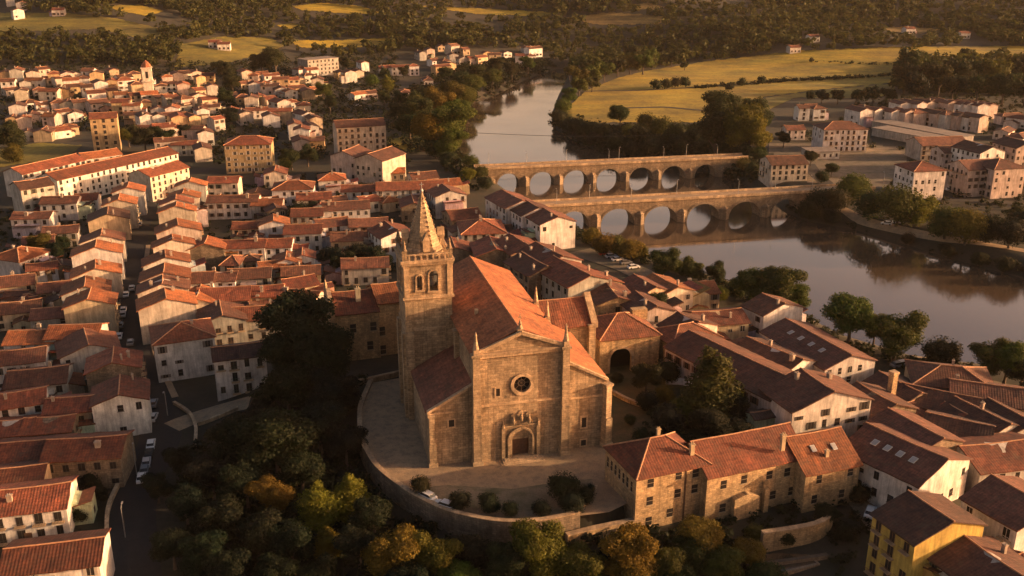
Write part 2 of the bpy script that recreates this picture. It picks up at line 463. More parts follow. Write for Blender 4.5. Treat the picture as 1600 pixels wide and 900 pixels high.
SUN_E, SUN_COL, SKY_S, SKY_TINT, HAZE, EXPO, BAND = 5.0, (1.0, .61, .31), .070, (1.0, .98, 1.04), 0.000025, 0.82, 3.2
# ---------------------------------------------------------------- houses
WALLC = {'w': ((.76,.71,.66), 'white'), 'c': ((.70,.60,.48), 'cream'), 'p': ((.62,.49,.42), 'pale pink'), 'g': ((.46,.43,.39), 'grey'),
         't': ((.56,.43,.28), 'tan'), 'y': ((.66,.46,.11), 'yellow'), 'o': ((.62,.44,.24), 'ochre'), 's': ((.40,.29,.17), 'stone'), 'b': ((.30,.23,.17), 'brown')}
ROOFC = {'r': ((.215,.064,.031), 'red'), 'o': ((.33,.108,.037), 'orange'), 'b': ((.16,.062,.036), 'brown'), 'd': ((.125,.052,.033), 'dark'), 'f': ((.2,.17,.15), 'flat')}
def win_mesh(kind):
    b = MB(); fr = .09
    if kind == 'open':
        b.box(-.5, .5, -.02, .01, 0, 1); b.cur = 1
        b.box(-.98, -.53, -.05, -.01, -.02, 1.02); b.box(.53, .98, -.05, -.01, -.02, 1.02); b.box(-.03, .03, -.03, 0, 0, 1)
        b.cur = 2; b.box(-.6, .6, -.1, .02, -.08, -.03)
    elif kind == 'balcony':
        b.box(-.5, .5, -.02, .01, -.25, 1); b.cur = 1; b.box(-.04, .04, -.03, 0, -.25, 1); b.box(-.55, -.5, -.04, .02, -.25, 1.04); b.box(.5, .55, -.04, .02, -.25, 1.04)
        b.cur = 2; b.box(-.9, .9, -.85, .02, -.36, -.27); b.cur = 1; b.box(-.9, .9, -.85, -.81, .3, .34)
        for i in range(9): b.box(-.88 + i * .215, -.85 + i * .215, -.84, -.82, -.27, .3)
    elif kind == 'shutter':
        b.box(-.5, .5, -.02, .01, 0, 1); b.cur = 1
        b.box(-.56, .56, -.06, .02, -.07, 0); b.box(-.56, -.5, -.05, .02, 0, 1.05); b.box(.5, .56, -.05, .02, 0, 1.05); b.box(-.5, .5, -.05, .02, 1, 1.05)
        b.box(-.03, .03, -.04, 0, 0, 1)
    else:
        b.box(-.5, .5, -.02, .01, 0, 1); b.cur = 1
        b.box(-.58, .58, -.09, .02, -.09, 0); b.box(-.5, .5, -.035, 0, .48, .52)
    return b.mesh('window', [M['glass'], M['frame'], M['trim']])
WM = [win_mesh('shutter'), win_mesh('sill'), win_mesh('open'), win_mesh('balcony')]
DOORM = MB().box(-.5, .5, -.03, .02, 0, 1).mesh('door', [M['wood']])
SKYM = MB().box(-.5, .5, -.7, .7, 0, .12).mesh('skylight', [M['metal']])
def skylight_mesh():
    b = MB(); b.box(-.55, .55, -.8, .8, 0, .12); b.cur = 1; b.box(-.45, .45, -.7, .7, .12, .14)
    return b.mesh('skylight', [M['frame'], M['pale_glass']])
M['pale_glass'] = m_plain('skylight_glass', (.35, .34, .33), .2, .1)
SKYM = skylight_mesh()
def chim_mesh(k):
    b = MB(); w = (.45, .6, .4)[k]
    b.box(-w, w, -w * .8, w * .8, -1.2, 1.4); b.box(-w - .12, w + .12, -w * .8 - .12, w * .8 + .12, 1.4, 1.6)
    for x in (-.22, .22)[: 2 if k else 1]: b.lathe([(.13, 1.6), (.11, 2.0)], 6, Matrix.Translation((x, 0, 0)))
    return b.mesh('chimney', [M['plaster']])
CHM = [chim_mesh(0), chim_mesh(1), chim_mesh(2)]

def child(name, me, parent, loc, rz=0.0, scale=(1, 1, 1), col=None, rx=0.0):
    o = bpy.data.objects.new(name, me); C.objects.link(o); o.parent = parent
    o.location = loc; o.rotation_euler = (rx, 0, rz); o.scale = scale
    if col is not None: o.color = (tuple(col) + (1,))[:4]
    return o

def wall_mesh(L, D, hh, rise, typ, mat, base):
    b = MB(); a, d = L / 2, D / 2
    if typ == 'g':
        b.prism([(-d, base), (d, base), (d, hh), (0, hh + rise), (-d, hh)], -a, a, xf=Matrix.Rotation(math.pi / 2, 4, 'Z'))
    elif typ == 's':
        b.prism([(-d, base), (d, base), (d, hh), (-d, hh + rise)], -a, a, xf=Matrix.Rotation(math.pi / 2, 4, 'Z'))
    else: b.box(-a, a, -d, d, base, hh)
    return b.mesh('wall', [mat])

def roof_mesh(L, D, hh, rise, typ, ov=.55, end=.35, mat=None):
    b = MB(); a, d, th = L / 2 + end, D / 2 + ov, .24
    k = rise / (D / 2); zl = hh - ov * k + .03; zr = hh + rise + .03
    if typ == 'f':
        b.box(-a, a, -d, d, hh + .02, hh + .3)
        return b.mesh('roof', [M['flat']])
    if typ == 's':
        k = rise / D; z0, z1 = hh - ov * k + .03, hh + rise + ov * k + .03
        v = [(-a, d, z0), (a, d, z0), (a, -d, z1), (-a, -d, z1)]
        b.add([(x, -y, z) for x, y, z in v] + [(x, -y, z + th) for x, y, z in v], [(0,1,2,3),(7,6,5,4),(0,4,5,1),(1,5,6,2),(2,6,7,3),(3,7,4,0)])
        return b.mesh('roof', [mat or M['tile'], M['ridge']])
    if typ == 'g' and mat is None and L < 40:
        rg_ = random.Random(int(L * 977 + D * 131 + hh * 17)); nx = max(4, int(L / 1.6)); K = 4; sg = rg_.uniform(.05, .32); jt = .07
        top = []
        for i in range(nx + 1):
            x = -a + 2 * a * i / nx; fx_ = 1 - (2 * i / nx - 1) ** 2
            for j in range(-K, K + 1):
                t = abs(j) / K; z = zr + (zl - zr) * t - sg * fx_ * (1 - .75 * t) + rg_.uniform(-jt, jt) * (1 if j else .5)
                top.append((x + (rg_.uniform(-.07, .07) if i in (0, nx) else 0), d * j / K + (rg_.uniform(-.06, .06) if abs(j) == K else 0), z + th))
        W_ = 2 * K + 1; n0 = len(top); low = [(x, y, z - th) for x, y, z in top]
        ff = [(i * W_ + j, (i + 1) * W_ + j, (i + 1) * W_ + j + 1, i * W_ + j + 1) for i in range(nx) for j in range(2 * K)]
        rim = [i * W_ for i in range(nx + 1)] + [nx * W_ + j for j in range(1, W_)] + [i * W_ + W_ - 1 for i in range(nx - 1, -1, -1)] + [j for j in range(W_ - 2, 0, -1)]
        ff += [(rim[k], n0 + rim[k], n0 + rim[(k + 1) % len(rim)], rim[(k + 1) % len(rim)]) for k in range(len(rim))]
        b.add(top + low, ff)
        b.cur = 1; b.tube([(top[i * W_ + K][0], 0, top[i * W_ + K][2] + .03) for i in range(nx + 1)], .15, 6)
        return b.mesh('roof', [M['tile'], M['ridge']])
    r = a if typ == 'g' else max(L / 2 - D / 2 * .95, .15)
    e = [(-a, -d, zl), (a, -d, zl), (a, d, zl), (-a, d, zl)]
    rg = [(-r, 0, zr), (r, 0, zr)]
    top = [(x, y, z + th) for x, y, z in e + rg]; bot = e + rg
    f = [(0, 1, 5, 4), (2, 3, 4, 5)]
    f += [(3, 0, 4), (1, 2, 5)] if typ == 'h' else []
    v = top + bot
    ff = list(f) + [tuple(6 + i for i in reversed(q)) for q in f]
    ff += [(0, 1, 7, 6), (2, 3, 9, 8)]
    if typ == 'g': ff += [(1, 5, 11, 7), (5, 2, 8, 11), (3, 4, 10, 9), (4, 0, 6, 10)]
    else: ff += [(1, 2, 8, 7), (3, 0, 6, 9)]
    b.add(v, ff)
    b.cur = 1; w = .16
    def cap(p, q): b.tube([(p[0], p[1], p[2] + .02), (q[0], q[1], q[2] + .02)], w, 6)
    cap(top[4], top[5])
    if typ == 'h':
        for i, j in ((0, 4), (3, 4), (1, 5), (2, 5)): cap(top[i], top[j])
    return b.mesh('roof', [mat or M['tile'], M['ridge']])

HOUSES = []
STC = chain(STREET)
def house(x, y, g, ang, L, D, hh, typ='g', wall='w', roof='r', label='', group=None, rise=None, near=1, opts='', wins=None, rr=None, name='house', cat='house', base=-4.0, nwin=99):
    rr = rr or random.Random(int(x * 37 + y * 91))
    rise = rise if rise is not None else (0 if typ == 'f' else D / 2 * (.335 if typ != 's' else .5))
    root = thing(name, label, cat, (x, y, g), ang, group)
    wc = WALLC[wall][0]; wf_ = rr.uniform(.68, 1.08); wc = tuple(c * wf_ * rr.uniform(.98, 1.02) for c in wc)
    wm = M['rubble'] if wall == 's' else M['dkstone'] if wall == 'b' else M['plaster']
    put('wall', wall_mesh(L, D, hh, rise, typ, wm, base), root, wc)
    rf_ = rr.uniform(.5, 1.2); rc = tuple(c * rf_ * rr.uniform(.95, 1.05) for c in ROOFC[roof][0])
    ro = put('roof', roof_mesh(L, D, hh, rise, typ), root, rc)
    # chimneys and skylights
    nch = 0 if 'n' in opts.split() else (rr.choice((0, 1, 1, 2)) if near else rr.choice((0, 0, 1)))
    for _ in range(nch):
        cx = rr.uniform(-.42, .42) * L; cy = rr.choice((-1, 1)) * rr.uniform(.05, .3) * D
        zz = hh + rise - abs(cy) * rise / (D / 2) if typ in 'gh' else hh + .3
        if typ == 'h': cx *= max(.1, (L - D) / L)
        cs_ = rr.uniform(.6, .95); child('chimney', rr.choice(CHM), ro, (cx, cy, zz + .1), 0, (cs_, cs_, rr.uniform(.7, 1.05)), (.42, .34, .27))
    if 'k' in opts.split():
        for i in range(4):
            cx = (i - 1.5) * .16 * L; cy = D * .22
            child('skylight', SKYM, ro, (cx, cy, hh + rise - abs(cy) * rise / (D / 2) + .29), 0, (1.1, 1, 1), (.5, .48, .45), rx=-math.atan(rise / (D / 2)))
    if typ in 'gh' and L < 30 and 'n' not in opts.split() and rr.random() < (.95 if near else .4):
        ca, sa = math.cos(ang), math.sin(ang)
        for _ in range(rr.choice((1, 2, 2, 3)) if near else 1):
            sx, sy = rr.choice(((0, 1), (0, -1), (0, -1), (1, 0), (-1, 0))); ln = L if sx == 0 else D
            ew = ln * rr.uniform(.3, .65); ed = rr.uniform(2.4, 6.5) if near else rr.uniform(2, 4); eh = max(2.3, hh * rr.uniform(.35, .72)); gab = rr.random() < .4
            er = ew * .17 if gab else ed * .27
            if eh + er > hh - .2: eh = hh - .3 - er
            s0 = rr.uniform(-.5, .5) * (ln - ew)
            loc = (s0, sy * (D / 2 + ed / 2 - .06), 0) if sx == 0 else (sx * (L / 2 + ed / 2 - .06), s0, 0)
            tx, ty = x + ca * loc[0] * 1.1 - sa * loc[1] * 1.1, y + sa * loc[0] * 1.1 + ca * loc[1] * 1.1
            if eh < 2 or np.min(np.hypot(STC[:, 0] - tx, STC[:, 1] - ty)) < 5.5 + ed / 2: continue
            rz = (0 if sy > 0 else math.pi) if sx == 0 else (-math.pi / 2 if sx > 0 else math.pi / 2)
            k_ = 'g' if gab else 's'
            if gab: e = child('extension', wall_mesh(ed, ew, eh, er, 'g', wm, base), root, loc, rz + math.pi / 2, (1, 1, 1), tuple(q * rr.uniform(.65, 1.0) for q in wc)); rme = roof_mesh(ed, ew, eh, er, 'g', .3, .2)
            else: e = child('extension', wall_mesh(ew, ed, eh, er, 's', wm, base), root, loc, rz, (1, 1, 1), tuple(q * rr.uniform(.65, 1.0) for q in wc)); rme = roof_mesh(ew, ed, eh, er, 's', .3, .2)
            child('roof', rme, e, (0, 0, 0), 0, (1, 1, 1), tuple(q * rr.uniform(.6, 1.2) for q in rc))
            if near and eh > 2.6:
                for q in range(max(1, int(ew / 3))):
                    px_ = (q + .5) / max(1, int(ew / 3)) * ew - ew / 2
                    if gab: child('window', WM[0], e, (ed / 2, px_, 1.0), math.pi / 2, (1.0, 1, 1.2), (.15, .1, .07))
                    else: child('window', WM[0], e, (px_, ed / 2, 1.0), math.pi, (1.0, 1, 1.2), (.15, .1, .07))
    # openings on the sides one could see
    fl = max(1, int(round((hh - .4) / 3.0))); cnt = 0
    fc = rr.choice(((.10,.05,.03), (.45,.4,.34), (.16,.13,.11), (.05,.045,.04), (.06,.07,.04), (.14,.06,.03)))
    for sd, nx, ny, ln in (('l', 0, 1, L), ('r', 0, -1, L), ('f', -1, 0, D), ('b', 1, 0, D)):
        if wins is not None and sd not in wins: continue
        wx = math.cos(ang) * nx - math.sin(ang) * ny; wy = math.sin(ang) * nx + math.cos(ang) * ny
        dist = math.hypot(x, y)
        if (-x * wx - y * wy) / dist < -.08: continue
        if wins is None and sd in 'fb' and rr.random() < .35 and near: continue
        n = max(1, int(ln / (3.0 if near else 3.6))); wk = rr.choice(WM if near else WM[:3])
        blank = rr.random() < .12
        for f in range(fl):
            for c in range(n):
                if cnt >= nwin or (rr.random() < ((.5 if nx else .12) if wins else .2)): continue
                s = (c + .5) / n * ln - ln / 2
                ww, wh = (1.15 * rr.uniform(.85, 1.15), 1.6 * rr.uniform(.85, 1.1)) if near else (1.5, 1.7)
                if rr.random() < .12: wh *= .6
                z0 = f * (hh - .3) / fl + (hh - .3) / fl * .36
                if nx == 0: loc, rz = (s * -ny, ny * D / 2, z0), (math.pi if ny > 0 else 0)
                else: loc, rz = (nx * L / 2, s, z0), (-math.pi / 2 if nx < 0 else math.pi / 2)
                child('window', wk if rr.random() < .8 else WM[rr.randrange(2)], root, loc, rz, (ww, 1, wh), fc); cnt += 1
        if near and nx == 0 and not blank and 'x' not in opts.split() and wins:
            child('door', DOORM, root, ((.5 / n) * ln * -ny * (n % 2 - 1) + ln * .08, ny * (D / 2), 0), math.pi if ny > 0 else 0, (1.3, 1, 2.2))
    HOUSES.append((x, y, max(L, D)))
    return root

def from_px(it, off=None):
    """(u1,v1,u2,v2) ridge ends or (u,v,L,ang) ridge middle -> x, y, ground, angle, length"""
    if 'E' in it[-1].split():
        a = at(it[0], it[1], off); b = at(it[2], it[3], off)
        x, y = (a[0] + b[0]) / 2, (a[1] + b[1]) / 2
        return x, y, hz(x, y), math.atan2(b[1] - a[1], b[0] - a[0]) , math.hypot(b[0] - a[0], b[1] - a[1])
    x, y, g = at(it[0], it[1], off)
    return x, y, g, math.radians(it[3]), it[2]

def v_mid(it): return it[1]
def rowof(phrase, items, end='', group=None, near=1):
    """items: (u1,v1,u2,v2, D, h, wall, roof, opts): opts E = two ridge ends, h/f/s = roof kind"""
    for i, it in enumerate(items):
        D, hh, wl, rf, op = it[4:9]
        typ = next((c for c in 'hfs' if c in [w for w in op.split()]), 'g')
        rise = 0 if typ == 'f' else D / 2 * (.335 if typ != 's' else .5)
        off = hh + rise + .25
        x, y, g, ang, L = from_px(it[:4] + (op,), off)
        ang = (ang + .7) % math.pi - .7
        lab = it[9] if len(it) > 9 else None
        if lab is None:
            lab = f"{WALLC[wl][1]} house with {ROOFC[rf][1]} roof, " + (f"{nth(i + 1)} from {end} {phrase}" if end else phrase)
        if phrase == '' and near and 'E' not in op.split() and v_mid(it) < 470 and it[0] < 720: ang += R_.uniform(-.3, .3); hh *= R_.uniform(.78, 1.0)
        if end: hh += R_.uniform(-1.1, 1.1); ang += R_.uniform(-.05, .05); L *= R_.uniform(.95, 1.2)
        house(x, y, g, ang, L, D, hh, typ, wl, rf, lab, group, None, near, op, wins=next((w[1:] for w in op.split() if w[0] == 'W'), None))

G1 = 'houses of the old town'
A = 109
rowof('row left of dark street', [
 (186,600,9,109,11.5,8.5,'w','r','Wf','white gable house with red roof nearest the road on the left of street'),
 (176,553,9,109,12,8.5,'b','r','Wr'),(134,521,11,118,14,7.5,'w','b','Wf'),(140,461,9,A,13,8.5,'t','o','Wr'),(132,434,9,A,13,8.5,'g','o','Wr'),
 (148,407,8,A,14,9,'c','o','Wr'),(150,381,9,A,15,9,'w','o','Wr'),(158,357,9,A,14,9,'c','b','Wr'),(168,325,12,112,14,9,'t','b','Wr'),(186,306,9,108,12,10,'c','o','Wr'),(200,288,9,106,12,10,'w','o','Wr')],
 'near end of', G1)
rowof('row right of dark street', [
 (283,505,13,113,14.5,10,'w','r','h Wlf','large white house with hipped brown roof on corner where dark street widens'),
 (259,463,8,A,15,9,'c','o','Wr'),(254,438,8,A,14,9,'c','b','Wr'),(256,415,8,A,14,9.5,'p','o','Wr'),(258,394,8,A,14,9,'w','o','Wr'),(270,374,7,A,13,9,'c','o','Wr'),
 (277,343,9,108,15,10,'p','o','Wr','pale pink house with big blank gable half way up dark street'),
 (276,322,7,106,13,10,'c','o','Wr'),(275,308,7,106,12,10,'w','r','Wr'),(286,294,7,105,12,10,'c','o','Wr'),(298,282,7,104,12,10,'w','o','Wr')],
 'near end of', G1)
rowof('left edge of photo near road', [
 (372,538,12,18,9,9.5,'w','d','Wr n','white house with two rows of windows beside the dark trees below the street corner'),
 (118,619,12,12,9,7,'t','r','Wr','tan house with red roof attached to the near white gable house'),
 (20,612,13,22,9,8,'w','r','Wr','white house with dark windows and red roof at left photo edge'),
 (60,575,13,16,11,6.5,'g','b','Wr','low grey house behind the white windowed house at left edge'),
 (30,545,12,18,10,7,'w','b','Wr','white house with two white chimneys under the long orange roof'),
 (55,515,13,6,10,6.5,'w','o','Wr','left half of long orange roofed house beside dark street'),
 (118,507,13,6,10,7.5,'w','o','Wr','right half of long orange roofed house beside dark street'),
 (135,683,15,8,11,7,'b','r','Wr','brown stone house with broad red roof above parked cars'),
 (30,690,12,10,10,6,'g','r','Wr','low red roofed house at left edge beside brown stone house'),
 (15,730,13,12,10,6,'t','r','Wr','tan walled house with red roof below the brown stone house'),
 (50,760,13,14,11,6.5,'w','r','Wr','small white house with red roof above the dark garden at left'),
 (85,848,15,13,10,8,'w','r','Wr','white house with red roof in the bottom left corner'),
 (78,650,10,10,9,6,'b','r','n','brown shed with red roof behind the brown stone house'),
 (15,655,10,12,9,6,'g','r','n','grey shed with red roof at left edge below white windowed house'),
 (28,470,12,20,10,5,'t','b','','low tan shed at left edge above long orange roofs'),(80,480,10,15,9,5,'g','b','','low grey shed above the long orange roofs')], '', G1)
rowof('left town below school', [
 (30,386,14,70,13,7,'w','o','h Wr','white house with hipped orange roof beside dark garden at left'),
 (52,330,14,5,9,6.5,'w','b','Wr','white bungalow with three wide windows below grey shaded school end'),
 (95,306,14,8,10,7,'w','b','Wr','white house with dark roof below the long school front'),
 (135,302,9,12,9,6.5,'w','r','Wr','small white house with red roof right below long school front'),
 (95,352,12,15,9,6,'g','d','','grey shed with dark roof beside the tan street house'),
 (20,430,12,20,10,6,'t','b','','tan low house at left edge below the dark garden'),
 (85,440,9,20,9,6,'b','b','','brown stone shed below grey street gables at left'),
 (60,368,10,20,9,5.5,'b','b','','brown stone shed above the dark garden trees')], '', G1)
def inst(e, D, hh, wl, rf, lab, cat='school', wins='Wr', name='school_building', typ='g', near=1, **kw):
    off = hh + D / 2 * .36 + .25
    x, y, g, ang, L = from_px(e + ('E',), off)
    ang = (ang + .7) % math.pi - .7
    return house(x, y, g, ang, L, D, hh, typ, wl, rf, lab, None, D / 2 * .36, near, 'n', wins=wins[1:], name=name, cat=cat, **kw)
inst((72,270,262,229), 13, 11, 'w', 'r', 'long white school wing with red roof and sunlit front facing right')
inst((18,262,118,240), 12, 11, 'w', 'r', 'white rear school wing with red roof left of small white chimney')
inst((124,239,182,231), 11, 10, 'w', 'o', 'short rear school wing with orange roof behind the long wing')
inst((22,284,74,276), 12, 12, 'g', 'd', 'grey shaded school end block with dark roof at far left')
inst((216,265,277,250), 13, 11, 'c', 'r', 'cream four storey block with rows of windows beside end of dark street', cat='apartment block', name='apartment_block')
inst((352,213,424,211), 15, 14, 'o', 'r', 'ochre apartment block with balconies under hipped red roof', cat='apartment block', name='apartment_block', typ='h')
inst((522,188,598,184), 14, 16, 'c', 'b', 'five storey cream apartment block beside the river trees', cat='apartment block', name='apartment_block')
inst((140,176,182,174), 12, 18, 'o', 'r', 'tall ochre apartment tower above far left town', cat='apartment block', name='apartment_block', near=0)
inst((535,236,560,226), 13, 11, 'p', 'd', 'pink apartment block with balconies left of gabled twin near river', cat='apartment block', name='apartment_block', wins='Wlf')
inst((575,240,612,228), 15, 11, 'c', 'd', 'cream gabled apartment block with balcony bays near river', cat='apartment block', name='apartment_block', wins='Wlf')
inst((472,86,520,84), 16, 13, 'g', 'f', 'grey office slab with banded windows on far hillside', cat='office block', name='office_block', near=0, typ='f')
GI = 'small houses between the old town blocks'
def infill(poly, n, phrase, seed): INF.append((poly, n, phrase, seed))
INF = []
infill([(500,352),(640,372)], 4, 'low rank below long low white house', 70)
infill([(350,396),(470,410)], 4, 'low rank below white two-storey house', 71)
infill([(300,476),(425,462)], 4, 'low rank right of street corner house', 72)
infill([(480,300),(625,306)], 4, 'low rank left of long white school', 73)
infill([(10,452),(110,462)], 4, 'low rank above long orange roofs', 74)
infill([(15,582),(120,588)], 3, 'low rank behind white windowed house', 75)
infill([(705,348),(800,352)], 3, 'low rank right behind church spire', 76)
infill([(940,462),(1045,474)], 3, 'low rank behind arched annex', 77)
infill([(1400,625),(1520,640)], 3, 'low rank right of tall brick chimney', 78)
infill([(20,400),(100,410)], 3, 'low rank below dark garden at left', 79)
infill([(395,290),(440,330)], 3, 'low rank left of hipped orange house', 80)
# bell tower far left
bx, by, bg = at(234, 150, 3)
bt = thing('bell_tower', 'slim white bell tower standing over the far left town roofs', 'tower', (bx, by, bg), .3)
MB().box(-3.2, 3.2, -3.2, 3.2, -2, 22).build('wall', M['plaster'], bt, (.74,.66,.54))
MB().box(-4, 4, -4, 4, 13, 13.6).build('string_course', M['plaster'], bt, (.7,.6,.5)); MB().box(-3.7, 3.7, -3.7, 3.7, 22, 22.7).build('cornice', M['plaster'], bt, (.7,.6,.5))
MB().lathe([(3.6, 22.7), (2.6, 25), (.2, 27.5)], 8).build('roof', M['tile'], bt, (.32,.12,.06))
for k in range(4):
    o = put('opening', MB().box(-.9, .9, -3.23, -3.15, 15.5, 20).mesh('opening', [M['glass']]), bt); o.rotation_euler = (0, 0, k * math.pi / 2)

rowof('central blocks', [
 (365,304,20,6,10,7,'w','b','Wr','long white house with brown roof right of dark street top'),
 (322,374,9,100,12,8,'b','o','Wr','brown stone gable house with lit tan side right of street'),
 (378,374,16,6,9,7,'w','r','Wr','white two storey house with small dark windows right of stone gable house'),
 (427,339,9,104,11,7,'w','o','Wf','white gable house with orange slope left of dark bush'),
 (422,372,15,5,10,6.5,'w','r','Wr','white house with red roof left of square white house'),
 (474,350,13,6,11,7.5,'w','r','Wr','square white house with mottled red roof left of tan house'),
 (517,340,12,22,10,8,'w','b','Wr','white house with brown roof above the tan house'),
 (542,362,11,8,10,7,'t','b','Wr','tan walled house left of white balcony house'),
 (612,352,13,118,13,9,'w','r','Wlf','white balcony house with red roof left of church spire'),
 (575,340,14,10,10,8,'c','b','Wr','cream house with brown roof behind the white balcony house'),
 (540,314,18,12,11,7,'w','b','Wr','long low white house with sunlit wall left of white school'),
 (640,283,28,8,12,8,'w','r','Wr','long white school with red roof and ribbon windows behind spire'),
 (698,292,12,110,13,9,'w','b','Wlf','white blank gable house right of long white school'),
 (458,282,17,8,13,7,'w','o','h Wr','white house with hipped orange roof above the dark bush'),
 (518,270,12,12,11,6,'w','o','h Wr','small white house with hipped orange roof below apartments'),
 (418,310,12,4,9,6,'g','o','Wr','grey house with orange roof below hipped orange house'),
 (602,262,18,6,9,4,'t','o','n','low shed with long orange roof below gabled apartments'),
 (660,268,12,20,11,6,'c','b','','cream house with brown roof near river slope'),
 (693,279,14,14,10,6,'t','o','','tan house with orange roof near river slope'),
 (340,424,12,4,9,6.5,'w','b','Wr','small white house left of dark yard below stone gable'),
 (390,418,13,10,10,6.5,'g','b','','grey house with brown roof below white two storey house'),
 (447,398,9,100,9,6,'w','o','Wf','tiny white gable house below the mottled roof'),
 (472,392,8,100,8,6,'w','r','Wf','tiny white house right of tiny gable house'),
 (350,448,15,8,12,7,'g','r','','grey house with wide red roof right of street row'),
 (345,480,12,110,12,7.5,'g','b','','grey house with brown roof above windowed white house'),
 (410,445,12,8,10,7,'t','r','','tan house with red roof left of the convent'),
 (468,452,13,166,9,6,'c','o','','cream house with glowing orange roof beside the dark trees'),
 (400,478,14,12,11,6.5,'g','r','','grey house with red roof beside the dark trees'),
 (465,432,10,30,10,6,'t','r','','tan house with red roof left behind the convent'),
 (570,402,15,8,10,6,'g','b','','grey house with brown roof behind the convent ridge'),
 (470,415,12,10,9,5.5,'b','b','','brown stone shed behind tiny white houses'),
 (310,455,12,100,11,7,'c','o','','cream house with orange roof behind the right street row'),
 (308,425,10,10,10,7,'w','b','Wr','white house behind the right street row and stone gable'),
 (390,345,12,8,9,6,'t','r','','tan house with red roof below long white brown-roofed house'),
 (480,325,12,8,10,6,'g','r','','grey house with red roof left of long low white house'),
 (560,288,14,5,10,6,'w','r','Wr','white house with red roof left behind long white school'),
 (430,262,12,100,10,6,'c','r','','cream house with red roof below ochre apartment block'),
 (350,275,13,5,10,7,'c','r','Wr','cream house with red roof left below ochre apartment block'),
 (645,310,13,100,10,6,'b','r','n','brown stone shed below the long white school'),
 (490,300,14,12,10,6,'c','r','','cream house with red roof between hipped orange houses and long low house')], '', G1)
rowof('river side', [
 (800,304,19,115,14,11,'w','b','Wl n','white apartment house with dark roof nearest to far bridge end'),
 (832,318,12,113,14,10.5,'w','b','Wl n','white apartment house between two others beside the near bridge'),
 (860,331,13,113,14,10,'w','b','Wlf','white gabled apartment house at end of near bridge'),
 (752,342,16,8,17,8,'g','r','h Wr','grey hall with hipped red roof right of church spire'),
 (722,326,12,20,13,7,'b','r','','brown house with red roof behind grey hipped hall'),
 (770,378,15,100,13,8,'b','r','','brown stone house with red roof behind church nave ridge'),
 (858,388,16,118,13,10,'g','r','Wl','grey house with orange sunlit slope nearest to quay bushes'),
 (812,374,15,115,13,9,'b','r','Wl','brown house with red roof behind church nave end'),
 (893,414,20,118,14,9.5,'g','r','Wl','grey terrace house with long red roof above the church wing'),
 (835,404,15,118,12,9,'b','b','Wl','brown terrace house with brown roof above the church wing'),
 (1040,437,13,115,11,7,'c','o','Wf','cream house with orange roof beside round quay trees'),
 (1085,440,12,12,11,6,'t','o','','tan house with orange roof right of cream quay house'),
 (1008,438,12,115,11,6,'t','b','','tan house with brown roof left of cream quay house'),
 (955,450,14,100,11,7,'s','b','Wf','golden stone house behind the arched annex'),
 (1010,466,12,110,11,7,'p','d','Wf','pink house with dark roof behind churchyard trees'),
 (708,378,12,100,12,7,'b','r','','brown house with red roof between spire and hipped hall'),
 (935,428,10,120,10,7,'b','r','','brown house behind the golden stone house'),
 (1120,484,14,12,11,7,'t','r','','tan house with red roof left of tall white riverside house')], '', G1)
rowof('right quarter', [
 (1192,458,1226,473,14,10,'w','b','E Wl','tall white house with windows at the head of right riverside row'),
 (1228,497,1331,553,15,8,'w','d','E Wf k n','long white row house with dark roof and skylights nearest the river trees'),
 (1168,521,1254,562,13,7,'w','d','E Wf','white row house with dark roof second from the river'),
 (1078,514,1246,592,15,7.5,'p','b','E Wl n','very long pale pink row house with bright orange ridge behind round garden tree'),
 (1060,486,1092,503,13,7,'p','b','E Wl','pink house with brown roof at far end of long row house'),
 (1252,578,1304,611,19,8,'w','b','E Wf','big white gable house with two small square windows'),
 (1358,645,1480,719,17,7.4,'w','d','E Wlf k n','big white house with dark roof and four skylights beside stone convent'),
 (1375,582,1440,612,15,5,'b','d','E n','low brown shed with dark roof and tall brick chimney'),
 (1340,600,1400,632,12,4.5,'b','d','E n','low brown outbuilding with dark roof left of tall brick chimney'),
 (1487,572,18,165,14,7,'t','b','h Wr','tan house with hipped brown roof by right riverside trees'),
 (1470,610,16,150,12,6,'b','d','Wr','brown low house with dark roof and skylights below hipped brown house'),
 (1545,600,16,160,12,7,'t','d','Wr','tan house with dark roof and pale skylights at right photo edge'),
 (1535,640,14,115,12,6,'w','b','Wlf','white house with brown roof right of low brown house'),
 (1560,690,17,12,13,7,'w','r','Wr','white house with red roof and small windows at right edge'),
 (1430,660,14,115,12,6,'b','d','n','brown low house with dark roof behind big skylight house'),
 (1500,655,13,150,11,6,'b','d','n','brown low house with dark roof left of white brown-roofed house'),
 (1552,739,1640,789,15,10,'w','d','E Wl n','white house with three rows of windows and dark roof at right edge'),
 (1421,766,1489,813,15,11.5,'y','d','E Wl x','yellow house with dark shuttered windows and orange lit roof slope'),
 (1505,835,1600,900,14,8,'g','d','E Wl','grey house with dark roof in the bottom right corner'),
 (1580,640,12,110,11,6,'g','d','n','grey low house with dark roof at right edge behind white house')], '', G1)
# tall brick chimney stack
x, y, g = at(1387, 652, 0)
b = thing('factory_chimney', 'tall square brick chimney standing over low dark roofs', 'chimney', (x, y, g), .4)
MB().box(-.7, .7, -.7, .7, -1, 11).build('shaft', M['rubble'], b, (.5,.3,.2)); MB().box(-.85, .85, -.85, .85, 11, 11.5).build('cap', M['trim'], b)
